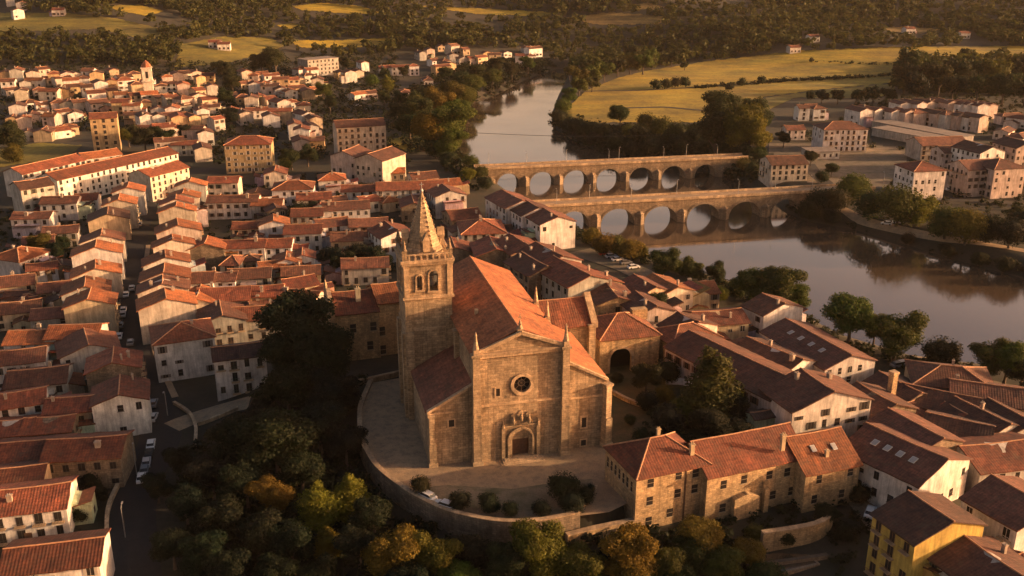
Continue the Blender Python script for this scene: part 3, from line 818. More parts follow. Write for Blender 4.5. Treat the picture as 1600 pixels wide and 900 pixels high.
# ---- far ranks
def rank(poly, n, phrase, seed, size=(7, 13), hh=(4.2, 8.5), angs=(8, 30, 45, 108, 122, 112), walls='wwccptgo', roofs='rrobbbd', jit=9, end='left in', group='far houses', nwin=4):
    rr = random.Random(seed); p = np.array(poly, float); seg = np.linalg.norm(np.diff(p, axis=0), axis=1); cum = np.concatenate([[0], np.cumsum(seg)])
    for i in range(n):
        t = (i + .5 + rr.uniform(-.22, .22)) / n * cum[-1]
        u = np.interp(t, cum, p[:, 0]); v = np.interp(t, cum, p[:, 1]) + rr.uniform(-jit, jit) * .5
        L = rr.uniform(*size); D = rr.uniform(7, 10); z = rr.uniform(*hh); w = rr.choice(walls); r = rr.choice(roofs)
        x, y, g = at(u, v, z + D * .2)
        a = math.radians(rr.choice(angs) + rr.uniform(-9, 9)); typ = 'h' if rr.random() < .2 else 'g'
        house(x, y, g, a, L, D, z, typ, w, r, f"{WALLC[w][1]} house with {ROOFC[r][1]} roof, {nth(i + 1)} from {end} {phrase}", group, None, 0, '', rr=rr, nwin=nwin)
for p_, n_, ph_, s_ in INF: rank(p_, n_, ph_, s_, size=(6, 10), hh=(3.4, 5.6), angs=(8, 25, 105, 118), walls='wcgtb', roofs='rbbod', jit=8, group=GI)
FT = 'houses of the far left town'
rank([(2,106),(90,108),(165,106),(215,116)], 12, 'farthest rank under dark hillside wood', 1, group=FT)
rank([(250,112),(300,112),(335,120)], 6, 'rank right of slim bell tower', 2, group=FT)
rank([(5,122),(120,119),(215,126),(335,134)], 17, 'second far rank under hillside wood', 3, group=FT)
rank([(8,140),(130,134),(225,143),(335,150)], 17, 'third far rank under hillside wood', 4, group=FT)
rank([(15,158),(110,154),(230,160),(340,165)], 16, 'fourth far rank, below bell tower', 5, group=FT)
rank([(10,177),(60,174),(120,172)], 7, 'rank left of ochre tower', 6, group=FT)
rank([(200,178),(260,174),(345,180)], 8, 'rank right of ochre tower', 7, group=FT)
rank([(35,197),(75,198),(115,196)], 4, 'rank below left of ochre tower', 8, group=FT, size=(9, 14))
rank([(215,196),(275,196),(335,200)], 5, 'rank behind ochre apartment block', 9, group=FT, size=(9, 14))
rank([(250,214),(290,216),(325,222)], 3, 'rank left of ochre apartment block', 10, group=FT, size=(12, 17))
FM = 'houses between town and river'
rank([(375,106),(420,114),(500,120)], 9, 'far rank left of river lane', 11, group=FM)
rank([(375,124),(440,132),(500,138)], 9, 'middle rank left of river lane', 12, group=FM)
rank([(350,142),(430,150),(480,158)], 8, 'third rank left of river lane', 13, group=FM)
rank([(355,165),(430,172),(500,178)], 8, 'rank above cream apartment block', 14, group=FM, size=(9, 14))
rank([(450,192),(490,196)], 3, 'rank left of cream apartment block', 15, group=FM, size=(9, 14))
rank([(460,212),(500,218)], 2, 'pair right of ochre apartment block', 16, group=FM, size=(12, 16))
FS = 'houses of the hillside suburb'
rank([(455,100),(500,106)], 2, 'pair beside grey office slab', 20, group=FS)
rank([(528,108),(560,104),(570,92)], 4, 'rank right of grey office slab', 21, group=FS, size=(9, 14))
rank([(590,104),(650,98)], 5, 'white terrace above the river lane', 22, group=FS, walls='w', roofs='r', angs=(15,), jit=2)
rank([(645,76),(690,72),(730,72)], 5, 'top rank of hillside suburb', 23, group=FS)
rank([(668,88),(720,86),(760,82)], 6, 'middle rank of hillside suburb', 24, group=FS)
rank([(684,97),(706,94)], 2, 'low pair of hillside suburb', 25, group=FS, size=(12, 16))
rank([(748,82),(840,82)], 5, 'rank near river woods', 26, group=FS)
rank([(556,140),(580,142)], 2, 'villas in riverside garden', 27, group=FS, size=(14, 18), walls='pw', end='left among')
rank([(665,122),(672,128)], 1, 'lone villa over river trees', 28, group=FS, size=(16, 17), walls='w', end='left among')
rank([(622,140),(640,142)], 1, 'low white villa by river trees', 29, group=FS, size=(13, 14), walls='w', end='left among')
rank([(818,72),(838,76)], 2, 'farm pair above river head', 30, group=FS, size=(13, 18), walls='w')
FR = 'houses across the river'
rank([(1248,160),(1285,162)], 3, 'white group at far field edge', 40, walls='w', roofs='b', angs=(10,), hh=(7, 8), group=FR)
rank([(1335,168),(1372,170)], 2, 'gabled pair before far field', 41, walls='w', angs=(112,), hh=(9, 10), group=FR, size=(14, 16))
rank([(1400,158),(1470,154),(1548,160)], 12, 'back row before far wood', 42, walls='wp', roofs='db', angs=(112,), hh=(8, 9), size=(12, 14), group=FR, jit=1.5)
rank([(1385,168),(1450,170),(1530,178)], 9, 'front row before far wood', 43, walls='wp', roofs='db', angs=(112,), hh=(8, 9.5), size=(12, 15), group=FR, jit=1.5)
rank([(1570,175),(1600,178),(1640,182)], 3, 'right edge rank before far wood', 44, walls='pw', roofs='b', group=FR, size=(14, 18))
rank([(1560,198),(1610,205)], 2, 'right edge pair above big blocks', 45, walls='pw', roofs='b', group=FR, size=(14, 18))
def apt(u, v, L, D, hh, ang, wl, rf, lab, typ='g', wins='rlf', name='apartment_block'):
    x, y, g = at(u, v, hh + D * .18)
    house(x, y, g, math.radians(ang), L, D, hh, typ, wl, rf, lab, None, D / 2 * .36, 1, 'n x', wins=wins, name=name, cat='apartment block' if 'apart' in name else 'house')
apt(1314, 190, 24, 16, 12, 4, 'w', 'b', 'white four storey apartment block beyond right bridge end', 'h')
apt(1226, 244, 18, 14, 8, 8, 'c', 'b', 'cream house with brown roof at end of far bridge', wins='rlf', name='house')
apt(1240, 196, 11, 9, 6, 5, 'w', 'b', 'small white house left of white four storey block', name='house')
apt(1440, 252, 15, 15, 13, 100, 'w', 'r', 'white four storey block with red hipped roof left of twin blocks', 'h')
apt(1522, 250, 15, 15, 12, 12, 'p', 'b', 'pink left twin block across the river', 'g')
apt(1562, 248, 15, 16, 13, 104, 'p', 'b', 'pink right twin block across the river', 'h')
apt(1530, 224, 18, 15, 12, 110, 'w', 'b', 'white gabled block behind pink twin blocks', 'g')
apt(1590, 218, 16, 14, 13, 105, 'p', 'd', 'pink block with dark roof at right edge across river', 'g')
apt(1466, 214, 26, 15, 8, 8, 'g', 'b', 'grey workshop with brown roof behind white four storey block', 'g', 'r')
apt(1490, 228, 16, 12, 9, 8, 'p', 'b', 'pink low block left behind pink twin blocks', 'g')
apt(1283, 228, 16, 11, 4, 6, 'w', 'f', 'long low white shed by gravel yard across river', 'f', 'r', 'house')
x, y, g = at(1283, 240, 0); 
for u1, v1, u2, v2, lab in ((1375,187,1510,212,'long grey factory hall with pale roof before right apartment rows'), (1375,197,1480,216,'low long grey factory hall in front of the pale roofed hall')):
    a = at(u1, v1, 5); c = at(u2, v2, 5)
    house((a[0] + c[0]) / 2, (a[1] + c[1]) / 2, 0, math.atan2(c[1] - a[1], c[0] - a[0]), math.hypot(c[0] - a[0], c[1] - a[1]), 13, 4.5, 'f', 'g', 'f', lab, 'factory halls across the river', 0, 0, 'n', name='factory_hall', cat='hall', wins='')
rank([(12,8),(40,12)], 3, 'hilltop farm in top left corner', 50, walls='w', group='hill farms')
for u, v, lab in ((92,18,'lone white farmhouse on upper left meadow edge'),(336,66,'lone cream farmhouse on left meadow below woods'),(350,69,'small farmhouse right beside the lone cream one'),(944,10,'white hillside farmhouse at top centre'),(862,17,'low white farmhouse left of top centre one'),(1270,57,'farmhouse in right woods above the long field'),(1420,45,'white farmhouse on brown patch in right woods'),(1505,52,'farmhouse in the woods near right edge'),(1240,74,'small farmhouse at far field edge'),(1060,17,'farmhouse right of brown hill patch')):
    x, y, g = at(u, v, 5); house(x, y, g, .2, 11, 9, 5.5, 'g', 'w', 'r', lab, 'hill farms', None, 0, '', nwin=3)
# ---------------------------------------------------------------- church
def arc(cx, cz, r, a0, a1, n=12): return [(cx + r * math.cos(math.radians(a0 + (a1 - a0) * i / n)), cz + r * math.sin(math.radians(a0 + (a1 - a0) * i / n))) for i in range(n + 1)]
def arch(cx, w, z0, zs, n=12): return [(cx - w / 2, z0), (cx + w / 2, z0)] + arc(cx, zs, w / 2, 0, 180, n)
fx, fy = plane_pt(812, 712, TERR_Z)
CH = thing('church', 'large stone church with orange nave roof and spired bell tower on walled terrace', 'church', (fx, fy, TERR_Z), math.radians(14))
STO, TRM, TIL = M['church'], M['trim'], M['tile']
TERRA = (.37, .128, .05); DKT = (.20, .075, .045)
NW, NH, NR_ = 9.3, 23.2, 4.2       # nave half width, eaves, rise
NL = 48.0
# facade wall with portal and rose openings
f = MB()
f.prism([(-NW, -3), (NW, -3), (NW, NH), (0, NH + 3.6), (-NW, NH)], -.6, .9, [arch(0, 3.6, .4, 4.2), arc(.3, 16.2, 1.75, 0, 351, 23)])
fac = f.build('facade', STO, CH)
t = MB()
MB().box(-NW, NW, -.95, -.603, 12.2, 12.65).build('string_course', TRM, fac)
for z, d in ((NH - .5, .6), (NH, .75)): t.box(-NW, NW, -.6 - d, -.603, z, z + .505)
for s in (-1, 1):
    a = math.atan2(3.6, NW); t.box(0, math.hypot(NW, 3.6) + .3, -1.2, -.604, -.1, .6, Matrix.Translation((s * -NW - s * .2, 0, NH + .1)) @ (Matrix.Identity(4) if s > 0 else Matrix.Scale(-1, 4, (1, 0, 0))) @ Matrix.Rotation(-a, 4, 'Y'))
t.build('cornice', TRM, fac)
MB().prism(arc(.3, 16.2, 2.35, 0, 351, 23), -.85, -.605, [arc(.3, 16.2, 1.72, 0, 351, 23)]).build('rose_surround', TRM, fac)
rw = MB()
rw.prism(arc(.3, 16.2, 1.76, 0, 351, 23), .2, .3)
rose = rw.build('rose_window', M['glass'], CH)
tr = MB()
for k in range(8):
    a = k * math.pi / 4; tr.tube([(.3, .05, 16.2), (.3 + 1.75 * math.cos(a), .05, 16.2 + 1.75 * math.sin(a))], .06, 5)
tr.prism(arc(.3, 16.2, .75, 0, 340, 17), -.02, .12, [arc(.3, 16.2, .55, 0, 340, 17)])
tr.build('tracery', M['dkstone'], rose)
# portal
p = MB()
for k, (w, d) in enumerate(((4.3, -.8), (4.9, -.95), (5.5, -1.1))):
    p.prism(arch(0, w, -.2, 4.2), d, -.605 + .003 * k, [arch(0, w - .75, -.25, 4.2)] if False else [], caps=False)
    out = [(-w / 2, -.2)] + [(w / 2, -.2)][:0]
    ring = [(w / 2, -.2)] + arc(0, 4.2, w / 2, 0, 180, 14) + [(-w / 2, -.2), (-w / 2 + .4, -.2)] + arc(0, 4.2, w / 2 - .4, 180, 0, 14) + [(w / 2 - .4, -.2)]
    p.prism(ring, d, d + .35)
for s in (-1, 1):
    p.box(s * 3.6 - .35, s * 3.6 + .35, -1.1, -.607, -.2, 7.0); p.lathe([(.4, 7.0), (.25, 7.8), (.05, 8.7)], 6, Matrix.Translation((s * 3.6, -.9, 0)))
    p.prism(arch(s * 1.5, 1.0, 8.2, 9.6), -.95, -.608); 
p.box(-4.0, 4.0, -1.0, -.609, 7.2, 7.5); p.prism([(-1.9, 7.5), (1.9, 7.5), (1.5, 9.0), (0, 10.6), (-1.5, 9.0)], -.75, -.612)
port = p.build('portal', STO, CH)
for px_, pz in ((-1.6, 7.9), (0, 8.6), (1.6, 7.9)):
    s_ = MB(); s_.lathe([(.32, pz), (.4, pz + .5), (.28, pz + 1.2), (.12, pz + 1.4), (.2, pz + 1.6), (.05, pz + 1.85)], 8, Matrix.Translation((px_, -1.2, 0))); s_.build('statue', STO, port)
MB().box(-1.85, 1.85, .1, .3, -.2, 4.3).build('door', M['wood'], CH)
MB().prism(arc(0, 4.2, 1.84, 0, 180, 12), -.1, .25).box(-1.85, 1.85, -.2, .3, 4.0, 4.35).build('tympanum', STO, port)
sp = MB()
for k in range(3): sp.box(-4.5 + k * .5, 4.5 - k * .5, -3.2 + k * .6, -.62, -.6, .12 + .14 * k)
sp.build('step', TRM, CH)
# nave walls and roof
n_ = MB()
n_.box(-NW, -NW + .9, .9, NL, -3, NH); n_.box(NW - .9, NW, .9, NL, -3, NH)
n_.prism([(-NW, -3), (NW, -3), (NW, NH), (0, NH + NR_), (-NW, NH)], NL - .9, NL + .004)
n_.build('nave_wall', STO, CH)
r = roof_mesh(NL - .6, NW * 2, NH, NR_, 'g', .5, .2); ro = put('nave_roof', r, CH, TERRA); ro.rotation_euler = (0, 0, math.pi / 2); ro.location = (0, NL / 2 + .2, 0)
ck = MB(); ck.box(-.35, .35, -.35, .35, 0, 1.3); ck.build('roof_vent', TRM, ro, (.6, .5, .3)).location = (-8, 5.2, NH + 1.8)
# aisles
AW = 9.0
def aisle(s, y0, y1, hi, lo, nm):
    x0, x1 = s * NW, s * (NW + AW)
    b = MB(); pts = [(x0 + s * .004, -3), (x1, -3), (x1, lo), (x0 + s * .004, hi)]
    b.prism(pts, y0, y1); w = b.build('aisle_wall', STO, CH)
    k = (hi - lo) / AW; ov = .5
    v = [(x0, y0 + .7, hi + .05), (x1 + s * ov, y0 + .7, lo - ov * k + .05), (x1 + s * ov, y1 + .1, lo - ov * k + .05), (x0, y1 + .1, hi + .05)]
    rb = MB(); rb.add(v + [(a, c, d + .3) for a, c, d in v], [(0,1,2,3),(7,6,5,4),(0,4,5,1),(1,5,6,2),(2,6,7,3),(3,7,4,0)])
    # roof is built in a frame whose x runs along the eaves, so that tiles run down the slope
    R = Matrix.Rotation(math.pi / 2, 4, 'Z'); rb.v = [tuple(R.inverted() @ Vector(q)) for q in rb.v]
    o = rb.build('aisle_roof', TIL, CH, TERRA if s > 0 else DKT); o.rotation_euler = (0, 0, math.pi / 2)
    c = MB(); L = math.hypot(AW, hi - lo); a = math.atan2(hi - lo, AW)
    q = [(x0, hi), (x1 + s * .3, lo - .3 * k), (x1 + s * .3, lo + .55 - .3 * k), (x0, hi + .55)]
    c.prism(q, y0 - .3, y0 + .6); c.box(min(x0, x1), max(x0, x1), y0 - .2, y0 - .003, 11.2, 11.6); c.build('coping', TRM, w)
    return w
aisle(1, .3, 26, 19.5, 14.6, 'right'); aisle(-1, .3, 21, 16.5, 11.6, 'left')
def slit(x, y, z, w, hh, rz=0, nm='window', par=CH):
    o = MB(); o.prism([(-w / 2, 0), (w / 2, 0), (w / 2, hh), (-w / 2, hh)], -.04, .02); o.cur = 1
    o.prism([(-w / 2 - .3, -.3), (w / 2 + .3, -.3), (w / 2 + .3, hh + .3), (-w / 2 - .3, hh + .3)], -.12, -.003, [[(-w / 2, 0), (w / 2, 0), (w / 2, hh), (-w / 2, hh)]])
    q = o.build(nm, [M['glass'], TRM], par); q.location = (x, y, z); q.rotation_euler = (0, 0, rz); return q
slit(13.6, .3, 4.6, 1.0, 2.2); slit(13.6, .3, .4, 1.1, 1.3); slit(-13.8, .3, 8.2, 1.1, 1.5); slit(-4.6, -.6, 14.2, .8, 1.6)
# buttresses with pinnacles
def buttress(x, y, w, d, zt, pin=True, rz=0.0):
    b = MB(); b.box(-w / 2, w / 2, -d, .3, -3, zt * .45); b.box(-w / 2 + .12, w / 2 - .12, -d * .8, .3, zt * .45, zt)
    b.box(-w / 2 - .2, w / 2 + .2, -d - .2, .29, -3.2, .9); b.box(-w / 2 - .15, w / 2 + .15, -d * .8 - .18, .28, zt, zt + .5)
    b.prism([(-w / 2, zt * .45), (w / 2, zt * .45), (w / 2 - .12, zt * .45 + .5), (-w / 2 + .12, zt * .45 + .5)], -d - .05, -d * .78)
    o = b.build('buttress', STO, CH); o.location = (x, y, 0); o.rotation_euler = (0, 0, rz)
    if pin:
        q = MB(); q.box(-.55, .55, -d * .4 - .55, -d * .4 + .55, zt + .5, zt + 1.6); q.lathe([(.62, zt + 1.6), (.5, zt + 2.0), (.36, zt + 3), (.3, zt + 3.3), (.22, zt + 4.2), (.26, zt + 4.4), (.04, zt + 5.2)], 8, Matrix.Translation((0, -d * .4, 0)))
        q.build('pinnacle', TRM, o)
    return o
buttress(-NW + .3, -.5, 1.7, 1.5, NH, True); buttress(NW - .3, -.5, 1.7, 1.5, NH, True)
buttress(NW + AW - .2, .4, 1.6, 1.5, 13.6, False, math.radians(20)); buttress(-NW - AW + .6, .4, 1.4, .8, 10.8, False)
fi = MB(); fi.box(-.6, .6, -.5, .7, NH + 3.4, NH + 4.6); fi.lathe([(.6, NH + 4.6), (.3, NH + 5.2), (.35, NH + 5.6), (.06, NH + 6.4)], 8); fi.box(-.08, .08, -.08, .08, NH + 6.3, NH + 7.6); fi.box(-.4, .4, -.07, .07, NH + 6.9, NH + 7.05)
fi.build('finial', TRM, CH)
for s, y in ((-1, 15), (1, 15), (1, 24)): buttress(s * NW, y, 1.4, 1.2, NH - 1, s > 0, s * math.pi / 2)
# transept wing on the right
TW = Matrix.Identity(4)
w_ = MB(); w_.prism([(-5.8, -3), (5.8, -3), (5.8, 16), (0, 20.4), (-5.8, 16)], NW - .5, 24.6, xf=Matrix.Rotation(-math.pi / 2, 4, 'Z'))
tw = w_.build('transept_wall', STO, CH); tw.location = (0, 33, 0)
r = roof_mesh(24 - NW, 11.6, 16, 4.4, 'g', .5, 0); ro2 = put('transept_roof', r, CH, (.22, .075, .038)); ro2.location = ((24 + NW) / 2 - .2, 33, 0)
g_ = MB()
for s in (-1, 1):
    a = math.atan2(4.4, 5.8); q = [(s * 6.4, 15.2), (0, 20.6), (0, 21.7), (s * 6.4, 16.4)]
    g_.prism(q, 23.8, 25.3, xf=Matrix.Rotation(math.pi / 2, 4, 'Z') @ Matrix.Scale(-1, 4, (0, 1, 0)))
go = g_.build('gable_coping', TRM, tw)
buttress(23.9, 27.3, 1.8, 1.3, 15.6, False); slit(15, 27.2, 11.5, 1.1, 2.4)
# chancel
c_ = MB(); c_.box(-7, 7, NL, NL + 9, -3, 17); c_.build('chancel_wall', STO, CH)
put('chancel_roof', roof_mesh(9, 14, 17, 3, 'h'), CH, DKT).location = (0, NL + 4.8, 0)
# tower
TXC, TYC, TH = -14.3, 26.6, 5.0
tb = MB(); tb.box(-TH, TH, -TH, TH, -4, 27.6); tb.box(-TH - .2, TH + .2, -TH - .2, TH + .2, -4, 2.0)
tower = tb.build('tower', STO, CH); tower.location = (TXC, TYC, 0)
for z, d in ((20.5, .22), (27.6, .45)): MB().box(-TH - d, TH + d, -TH - d, TH + d, z, z + .55).build('string_course', TRM, tower)
MB().box(-TH - .4, TH + .4, -TH - .4, TH + .4, 35.0, 35.62).build('string_course', TRM, tower); MB().box(-TH - .65, TH + .65, -TH - .65, TH + .65, 35.6, 36.15).build('cornice', TRM, tower)
tb = MB()
for k in range(9):                                        # balustrade round the spire
    for s in (-1, 1):
        q = -TH + k * TH / 4
        tb.box(q - .18, q + .18, s * TH - .18, s * TH + .18, 36.15, 37.2); tb.box(s * TH - .181, s * TH + .181, q - .181, q + .181, 36.15, 37.2)
for s in (-1, 1): tb.box(-TH - .3, TH + .3, s * TH - .25, s * TH + .25, 37.2, 37.42); tb.box(s * TH - .251, s * TH + .251, -TH + .3, TH - .3, 37.203, 37.42)
tb.build('balustrade', TRM, tower)
for k in range(4):
    b = MB(); e = TH - .01
    b.prism([(-e, 28.1), (e, 28.1), (e, 35.05), (-e, 35.05)], -TH, -TH + 1.1, [arch(-1.8, 1.1, 29.6, 32.2, 10), arch(1.2, 1.8, 29.2, 32.7, 10)])
    t2 = b; t2.cur = 1
    for c, w, z0, zs in ((-1.8, 1.1, 29.6, 32.2), (1.2, 1.8, 29.2, 32.7)):
        ring = [(c + w / 2 + .35, z0)] + arc(c, zs, w / 2 + .35, 0, 180, 10) + [(c - w / 2 - .35, z0), (c - w / 2, z0)] + arc(c, zs, w / 2, 180, 0, 10) + [(c + w / 2, z0)]
        t2.prism(ring, -TH - .22, -TH - .003); t2.box(c - w / 2 - .5, c + w / 2 + .5, -TH - .3, -TH - .004, z0 - .4, z0)
    for s in (-1, 1): t2.box(s * (TH - .45) - .5, s * (TH - .45) + .5, -TH - .25, -TH - .005, 28.2, 35.0)
    o = b.build('belfry_wall', [STO, TRM], tower); o.rotation_euler = (0, 0, k * math.pi / 2)
bl = MB(); bl.lathe([(.9, 29.8), (.85, 30.2), (.5, 31.1), (.2, 31.7), (.05, 31.8)], 12, Matrix.Translation((1, -2.4, 0))); bl.lathe([(.6, 30.2), (.55, 30.5), (.35, 31.2), (.15, 31.7)], 12, Matrix.Translation((-2, -2.4, 0)))
bl.box(-4.6, 4.6, -2.5, -2.3, 31.7, 32.0); bl.box(-3, 3, 1, 3, 28, 35)
bl.build('bell', M['metal'], tower)
sp = MB(); sp.lathe([(4.2, 36.1), (4.2, 37.4), (3.7, 38.0), (.32, 48.8), (.26, 49.2)], 8, rot=math.pi / 8)
cr = sp; cr.cur = 1
for k in range(8):
    a = math.pi / 8 + k * math.pi / 4
    for i in range(11):
        t_ = (i + .5) / 11.5; rr_ = 3.7 + (.33 - 3.7) * t_; z = 38.0 + 10.8 * t_
        cr.lathe([(.08, -.05), (.17, .12), (.13, .26), (.03, .36)], 5, Matrix.Translation((rr_ * math.cos(a), rr_ * math.sin(a), z)))
for k in range(4):
    a = k * math.pi / 2
    cr.box(-.7, .7, -4.4, -3.4, 37.6, 39.8, Matrix.Rotation(a, 4, 'Z')); cr.prism([(-.85, 39.8), (.85, 39.8), (0, 41.6)], -4.5, -3.0, xf=Matrix.Rotation(a, 4, 'Z'))
spire = sp.build('spire', [STO, TRM], tower)
cs = MB(); cs.lathe([(.26, 49.2), (.42, 49.5), (.26, 49.9), (.08, 50.1), (.07, 51.4)], 8); cs.box(-.45, .45, -.07, .07, 50.8, 50.95); cs.build('cross', M['metal'], tower)
for sx in (-1, 1):
    for sy in (-1, 1):
        q = MB(); q.box(-.7, .7, -.7, .7, 36.1, 38.8); q.box(-.85, .85, -.85, .85, 38.8, 39.1); q.lathe([(.75, 39.1), (.5, 39.9), (.55, 40.1), (.3, 41), (.34, 41.2), (.04, 42.2)], 8)
        q = q.build('pinnacle', STO, tower); q.location = (sx * (TH - .3), sy * (TH - .3), 36.1 * .28); q.scale = (.72, .72, .72)
for s in (-1, 1):
    b = MB(); b.box(-.9, .9, -.8, .1, -4, 20.4); b.prism([(-.8, 20.4), (.8, 20.4), (.8, 23), (-.8, 23)], -.4, .1); o = b.build('buttress', STO, tower); o.location = (s * (TH - .7), -TH, 0)
b = MB(); b.box(-.8, .1, -.9, .9, -4, 20.4); o = b.build('buttress', STO, tower); o.location = (-TH, TH - 1.2, 0)
b = MB(); b.box(-.8, .1, -.9, .9, -4, 19.8); o = b.build('buttress', STO, tower); o.location = (-TH, -TH + 1.3, 0)

# annex with the big arch, right of the church
x, y = plane_pt(985, 580, TERR_Z)
an = thing('arched_annex', 'low stone annex with one big round archway right of church', 'annex', (x, y, TERR_Z), math.radians(14))
b = MB(); b.prism([(-8, -3), (7.2, -3), (7.2, 9), (-8, 9)], 0, .9, [arch(-2.6, 5.4, -.2, 3.6)]); b.box(-8, -7.2, .9, 14, -3, 9); b.box(6.4, 7.2, .9, 14, -3, 9); b.box(-7.2, 6.4, 13.2, 14, -3, 9)
b.build('wall', M['rubble'], an)
b = MB(); ring = [(.6, -.2)] + arc(-2.6, 3.6, 3.3, 0, 180, 14) + [(-5.9, -.2), (-5.3, -.2)] + arc(-2.6, 3.6, 2.7, 180, 0, 14) + [(.1, -.2)]; b.prism(ring, -.15, -.003); b.build('arch_surround', TRM, an)
put('roof', roof_mesh(15.2, 14, 9, 3.4, 'h'), an, (.18, .066, .036)).location = (-.4, 7, 0)
b = MB(); b.box(-2, 2, 0, 2, 9.5, 12.2); b.build('chimney', M['rubble'], an).location = (5.5, 9, 0)
# side wing running right from the annex
x2, y2, _ = at(1012, 560, 0)
b = thing('annex_wing', 'stone annex wing with small windows right of the archway', 'annex', (x + 15.0 * math.cos(.38) , y + 15.0 * math.sin(.38) + 1.5, TERR_Z), math.radians(24))
put('wall', wall_mesh(14, 11, 7, 2.4, 'h', M['rubble'], -6), b); put('roof', roof_mesh(14, 11, 7, 2.4, 'h'), b, (.19, .07, .036))
for q in (-4, 3): child('window', WM[1], b, (q, -5.5, 3.6), 0, (1.1, 1, 1.5), (.4, .33, .22))
# convent behind the tower
def block(u1, v1, u2, v2, ze, D, wl, rf, lab, base=-8, rise=None, typ='g', name='convent', mat=None, ov=.5, off=0.0):
    """long building given the two ends of its front eaves at height ze above sea of the town"""
    a = Vector(plane_pt(u1, v1, ze)); c = Vector(plane_pt(u2, v2, ze)); d = (c - a); L = d.length; ang = math.atan2(d.y, d.x)
    mid = (a + c) / 2 + Vector((-math.sin(ang), math.cos(ang))) * (D / 2 + ov)
    g = TERR_Z; root = thing(name, lab, 'convent', (mid.x, mid.y, g), ang)
    rise = rise or D / 2 * .42; hh = ze - g
    w = put('wall', wall_mesh(L, D, hh, rise, typ, mat or M['rubble'], base), root); ro = put('roof', roof_mesh(L, D, hh, rise, typ, ov), root, tuple(q * (.78 if rf == 'r' else .6) for q in ROOFC[rf][0]))
    return root, L, D, hh
def wins(root, D, spec, w=1.3, hh=1.7, L=None):
    for x, z in spec:
        o = child('window', WM[1], root, (x, -D / 2, z), 0, (w, 1, hh), (.34, .27, .18))
root, L, D, hh = block(522, 494, 592, 487, 18.5, 15, 's', 'r', 'stone convent with red roof between dark trees and church tower', -16)
wins(root, D, [(-6, 7.5), (4, 7.5), (-1, 7.5), (-4, 2.5), (3, 2.5)], 1.5, 2.2)
MB().box(-L / 2 - .9, -L / 2 + .2, -8, 8, -8, hh + 1).prism([(-8, hh + 1), (8, hh + 1), (0, hh + 4.6)], -.5, .5, xf=Matrix.Translation((-L / 2 - .35, 0, 0)) @ Matrix.Rotation(math.pi / 2, 4, 'Z')).build('gable_wall', TRM, root)
for yy in (-7.5, 7.5): MB().lathe([(.6, hh + 1), (.4, hh + 2.5), (.45, hh + 2.8), (.05, hh + 4.6)], 8, Matrix.Translation((-L / 2 - .35, yy, 0))).build('pinnacle', TRM, root)
child('chimney', CHM[1], root, (L * .1, -3.5, hh + 2.6), 0, (1, 1, 1.5), (.5, .42, .3))
root, L, D, hh = block(592, 476, 640, 470, 20, 13, 's', 'o', 'taller stone convent block with lit wall touching church tower', -16)
wins(root, D, [(-3.4, 5.5), (-3.4, .5), (2.5, 6)], 1.7, 2.3)
# foreground stone convent: three joined blocks
root, L, D, hh = block(997, 750, 1110, 726, 13, 12.5, 's', 'r', 'golden stone convent house with hipped red roof at terrace edge', -9, 3.6, 'h')
wins(root, D, [(-4.6, 4.6), (-4.6, .9), (-4.6, -3.4), (1.2, 5.0), (1.2, 1.2), (4.8, 4.7), (4.8, 1.4), (-.2, -2.6)])
child('chimney', CHM[2], root.children[1], (L * .33, -4.2, hh + 1.6), 0, (1, 1, 1.2), (.55, .42, .26)); child('chimney', CHM[2], root.children[1], (0.5, .6, hh + 3.6), 0, (.8, .8, 1), (.55, .42, .26))
MB().box(2.6, 2.85, -D / 2 - .14, -D / 2 - .004, -6, hh - .1).build('downpipe', M['wood'], root)
for k in range(7): child('window', WM[1], root, (-L / 2, -4.5 + k * 1.6, 3.4), -math.pi / 2, (.7, 1, 2.0), (.3, .24, .17))
root, L, D, hh = block(1108, 748, 1262, 716, 11.5, 12.5, 's', 'r', 'middle block of stone convent with long red roof and arched recess', -9, 4.0)
wins(root, D, [(-7.2, 2.4), (-2.8, 2.6), (2.8, 2.4), (6.8, 2.2), (-7, -2.6), (4, -2.2), (8.2, -2.2)], 1.3, 1.7)
MB().prism([(-2.2, -6), (3.2, -6), (3.2, -.2), (.5, .9), (-2.2, .2)], -1.2, -.003).build('stone_oriel', M['rubble'], root).location = (-3.0, -D / 2, 0)
for k in range(2): MB().box(-.5, .5, -1, 0, -9, 1 + k).prism([(-.5, 1 + k), (.5, 1 + k), (.5, 2.2 + k), (-.5, 2.2 + k)], -.5, 0).build('buttress', M['rubble'], root).location = (2 + 7 * k, -D / 2, 0)
child('chimney', CHM[2], root.children[1], (-3, 1.2, hh + 3.2), 0, (1, 1, 1.2), (.55, .42, .26))
root, L, D, hh = block(1262, 744, 1347, 727, 10, 14, 's', 'o', 'right end block of stone convent with weathered orange roof', -9, 4.2)
wins(root, D, [(-3, 1.6), (4, 1.9), (-3.6, -2.6), (2.6, -2.6)], 1.2, 1.7)
child('skylight', SKYM, root.children[1], (-2, -3, hh + 2.7), 0, (.9, .9, 1), (.5, .5, .5), .55); child('skylight', SKYM, root.children[1], (2.5, -3.3, hh + 2.5), 0, (.9, .9, 1), (.5, .5, .5), .55)
child('chimney', CHM[0], root.children[1], (0, -4.6, hh + 1.6), 0, (.8, .8, .8), (.55, .42, .26))
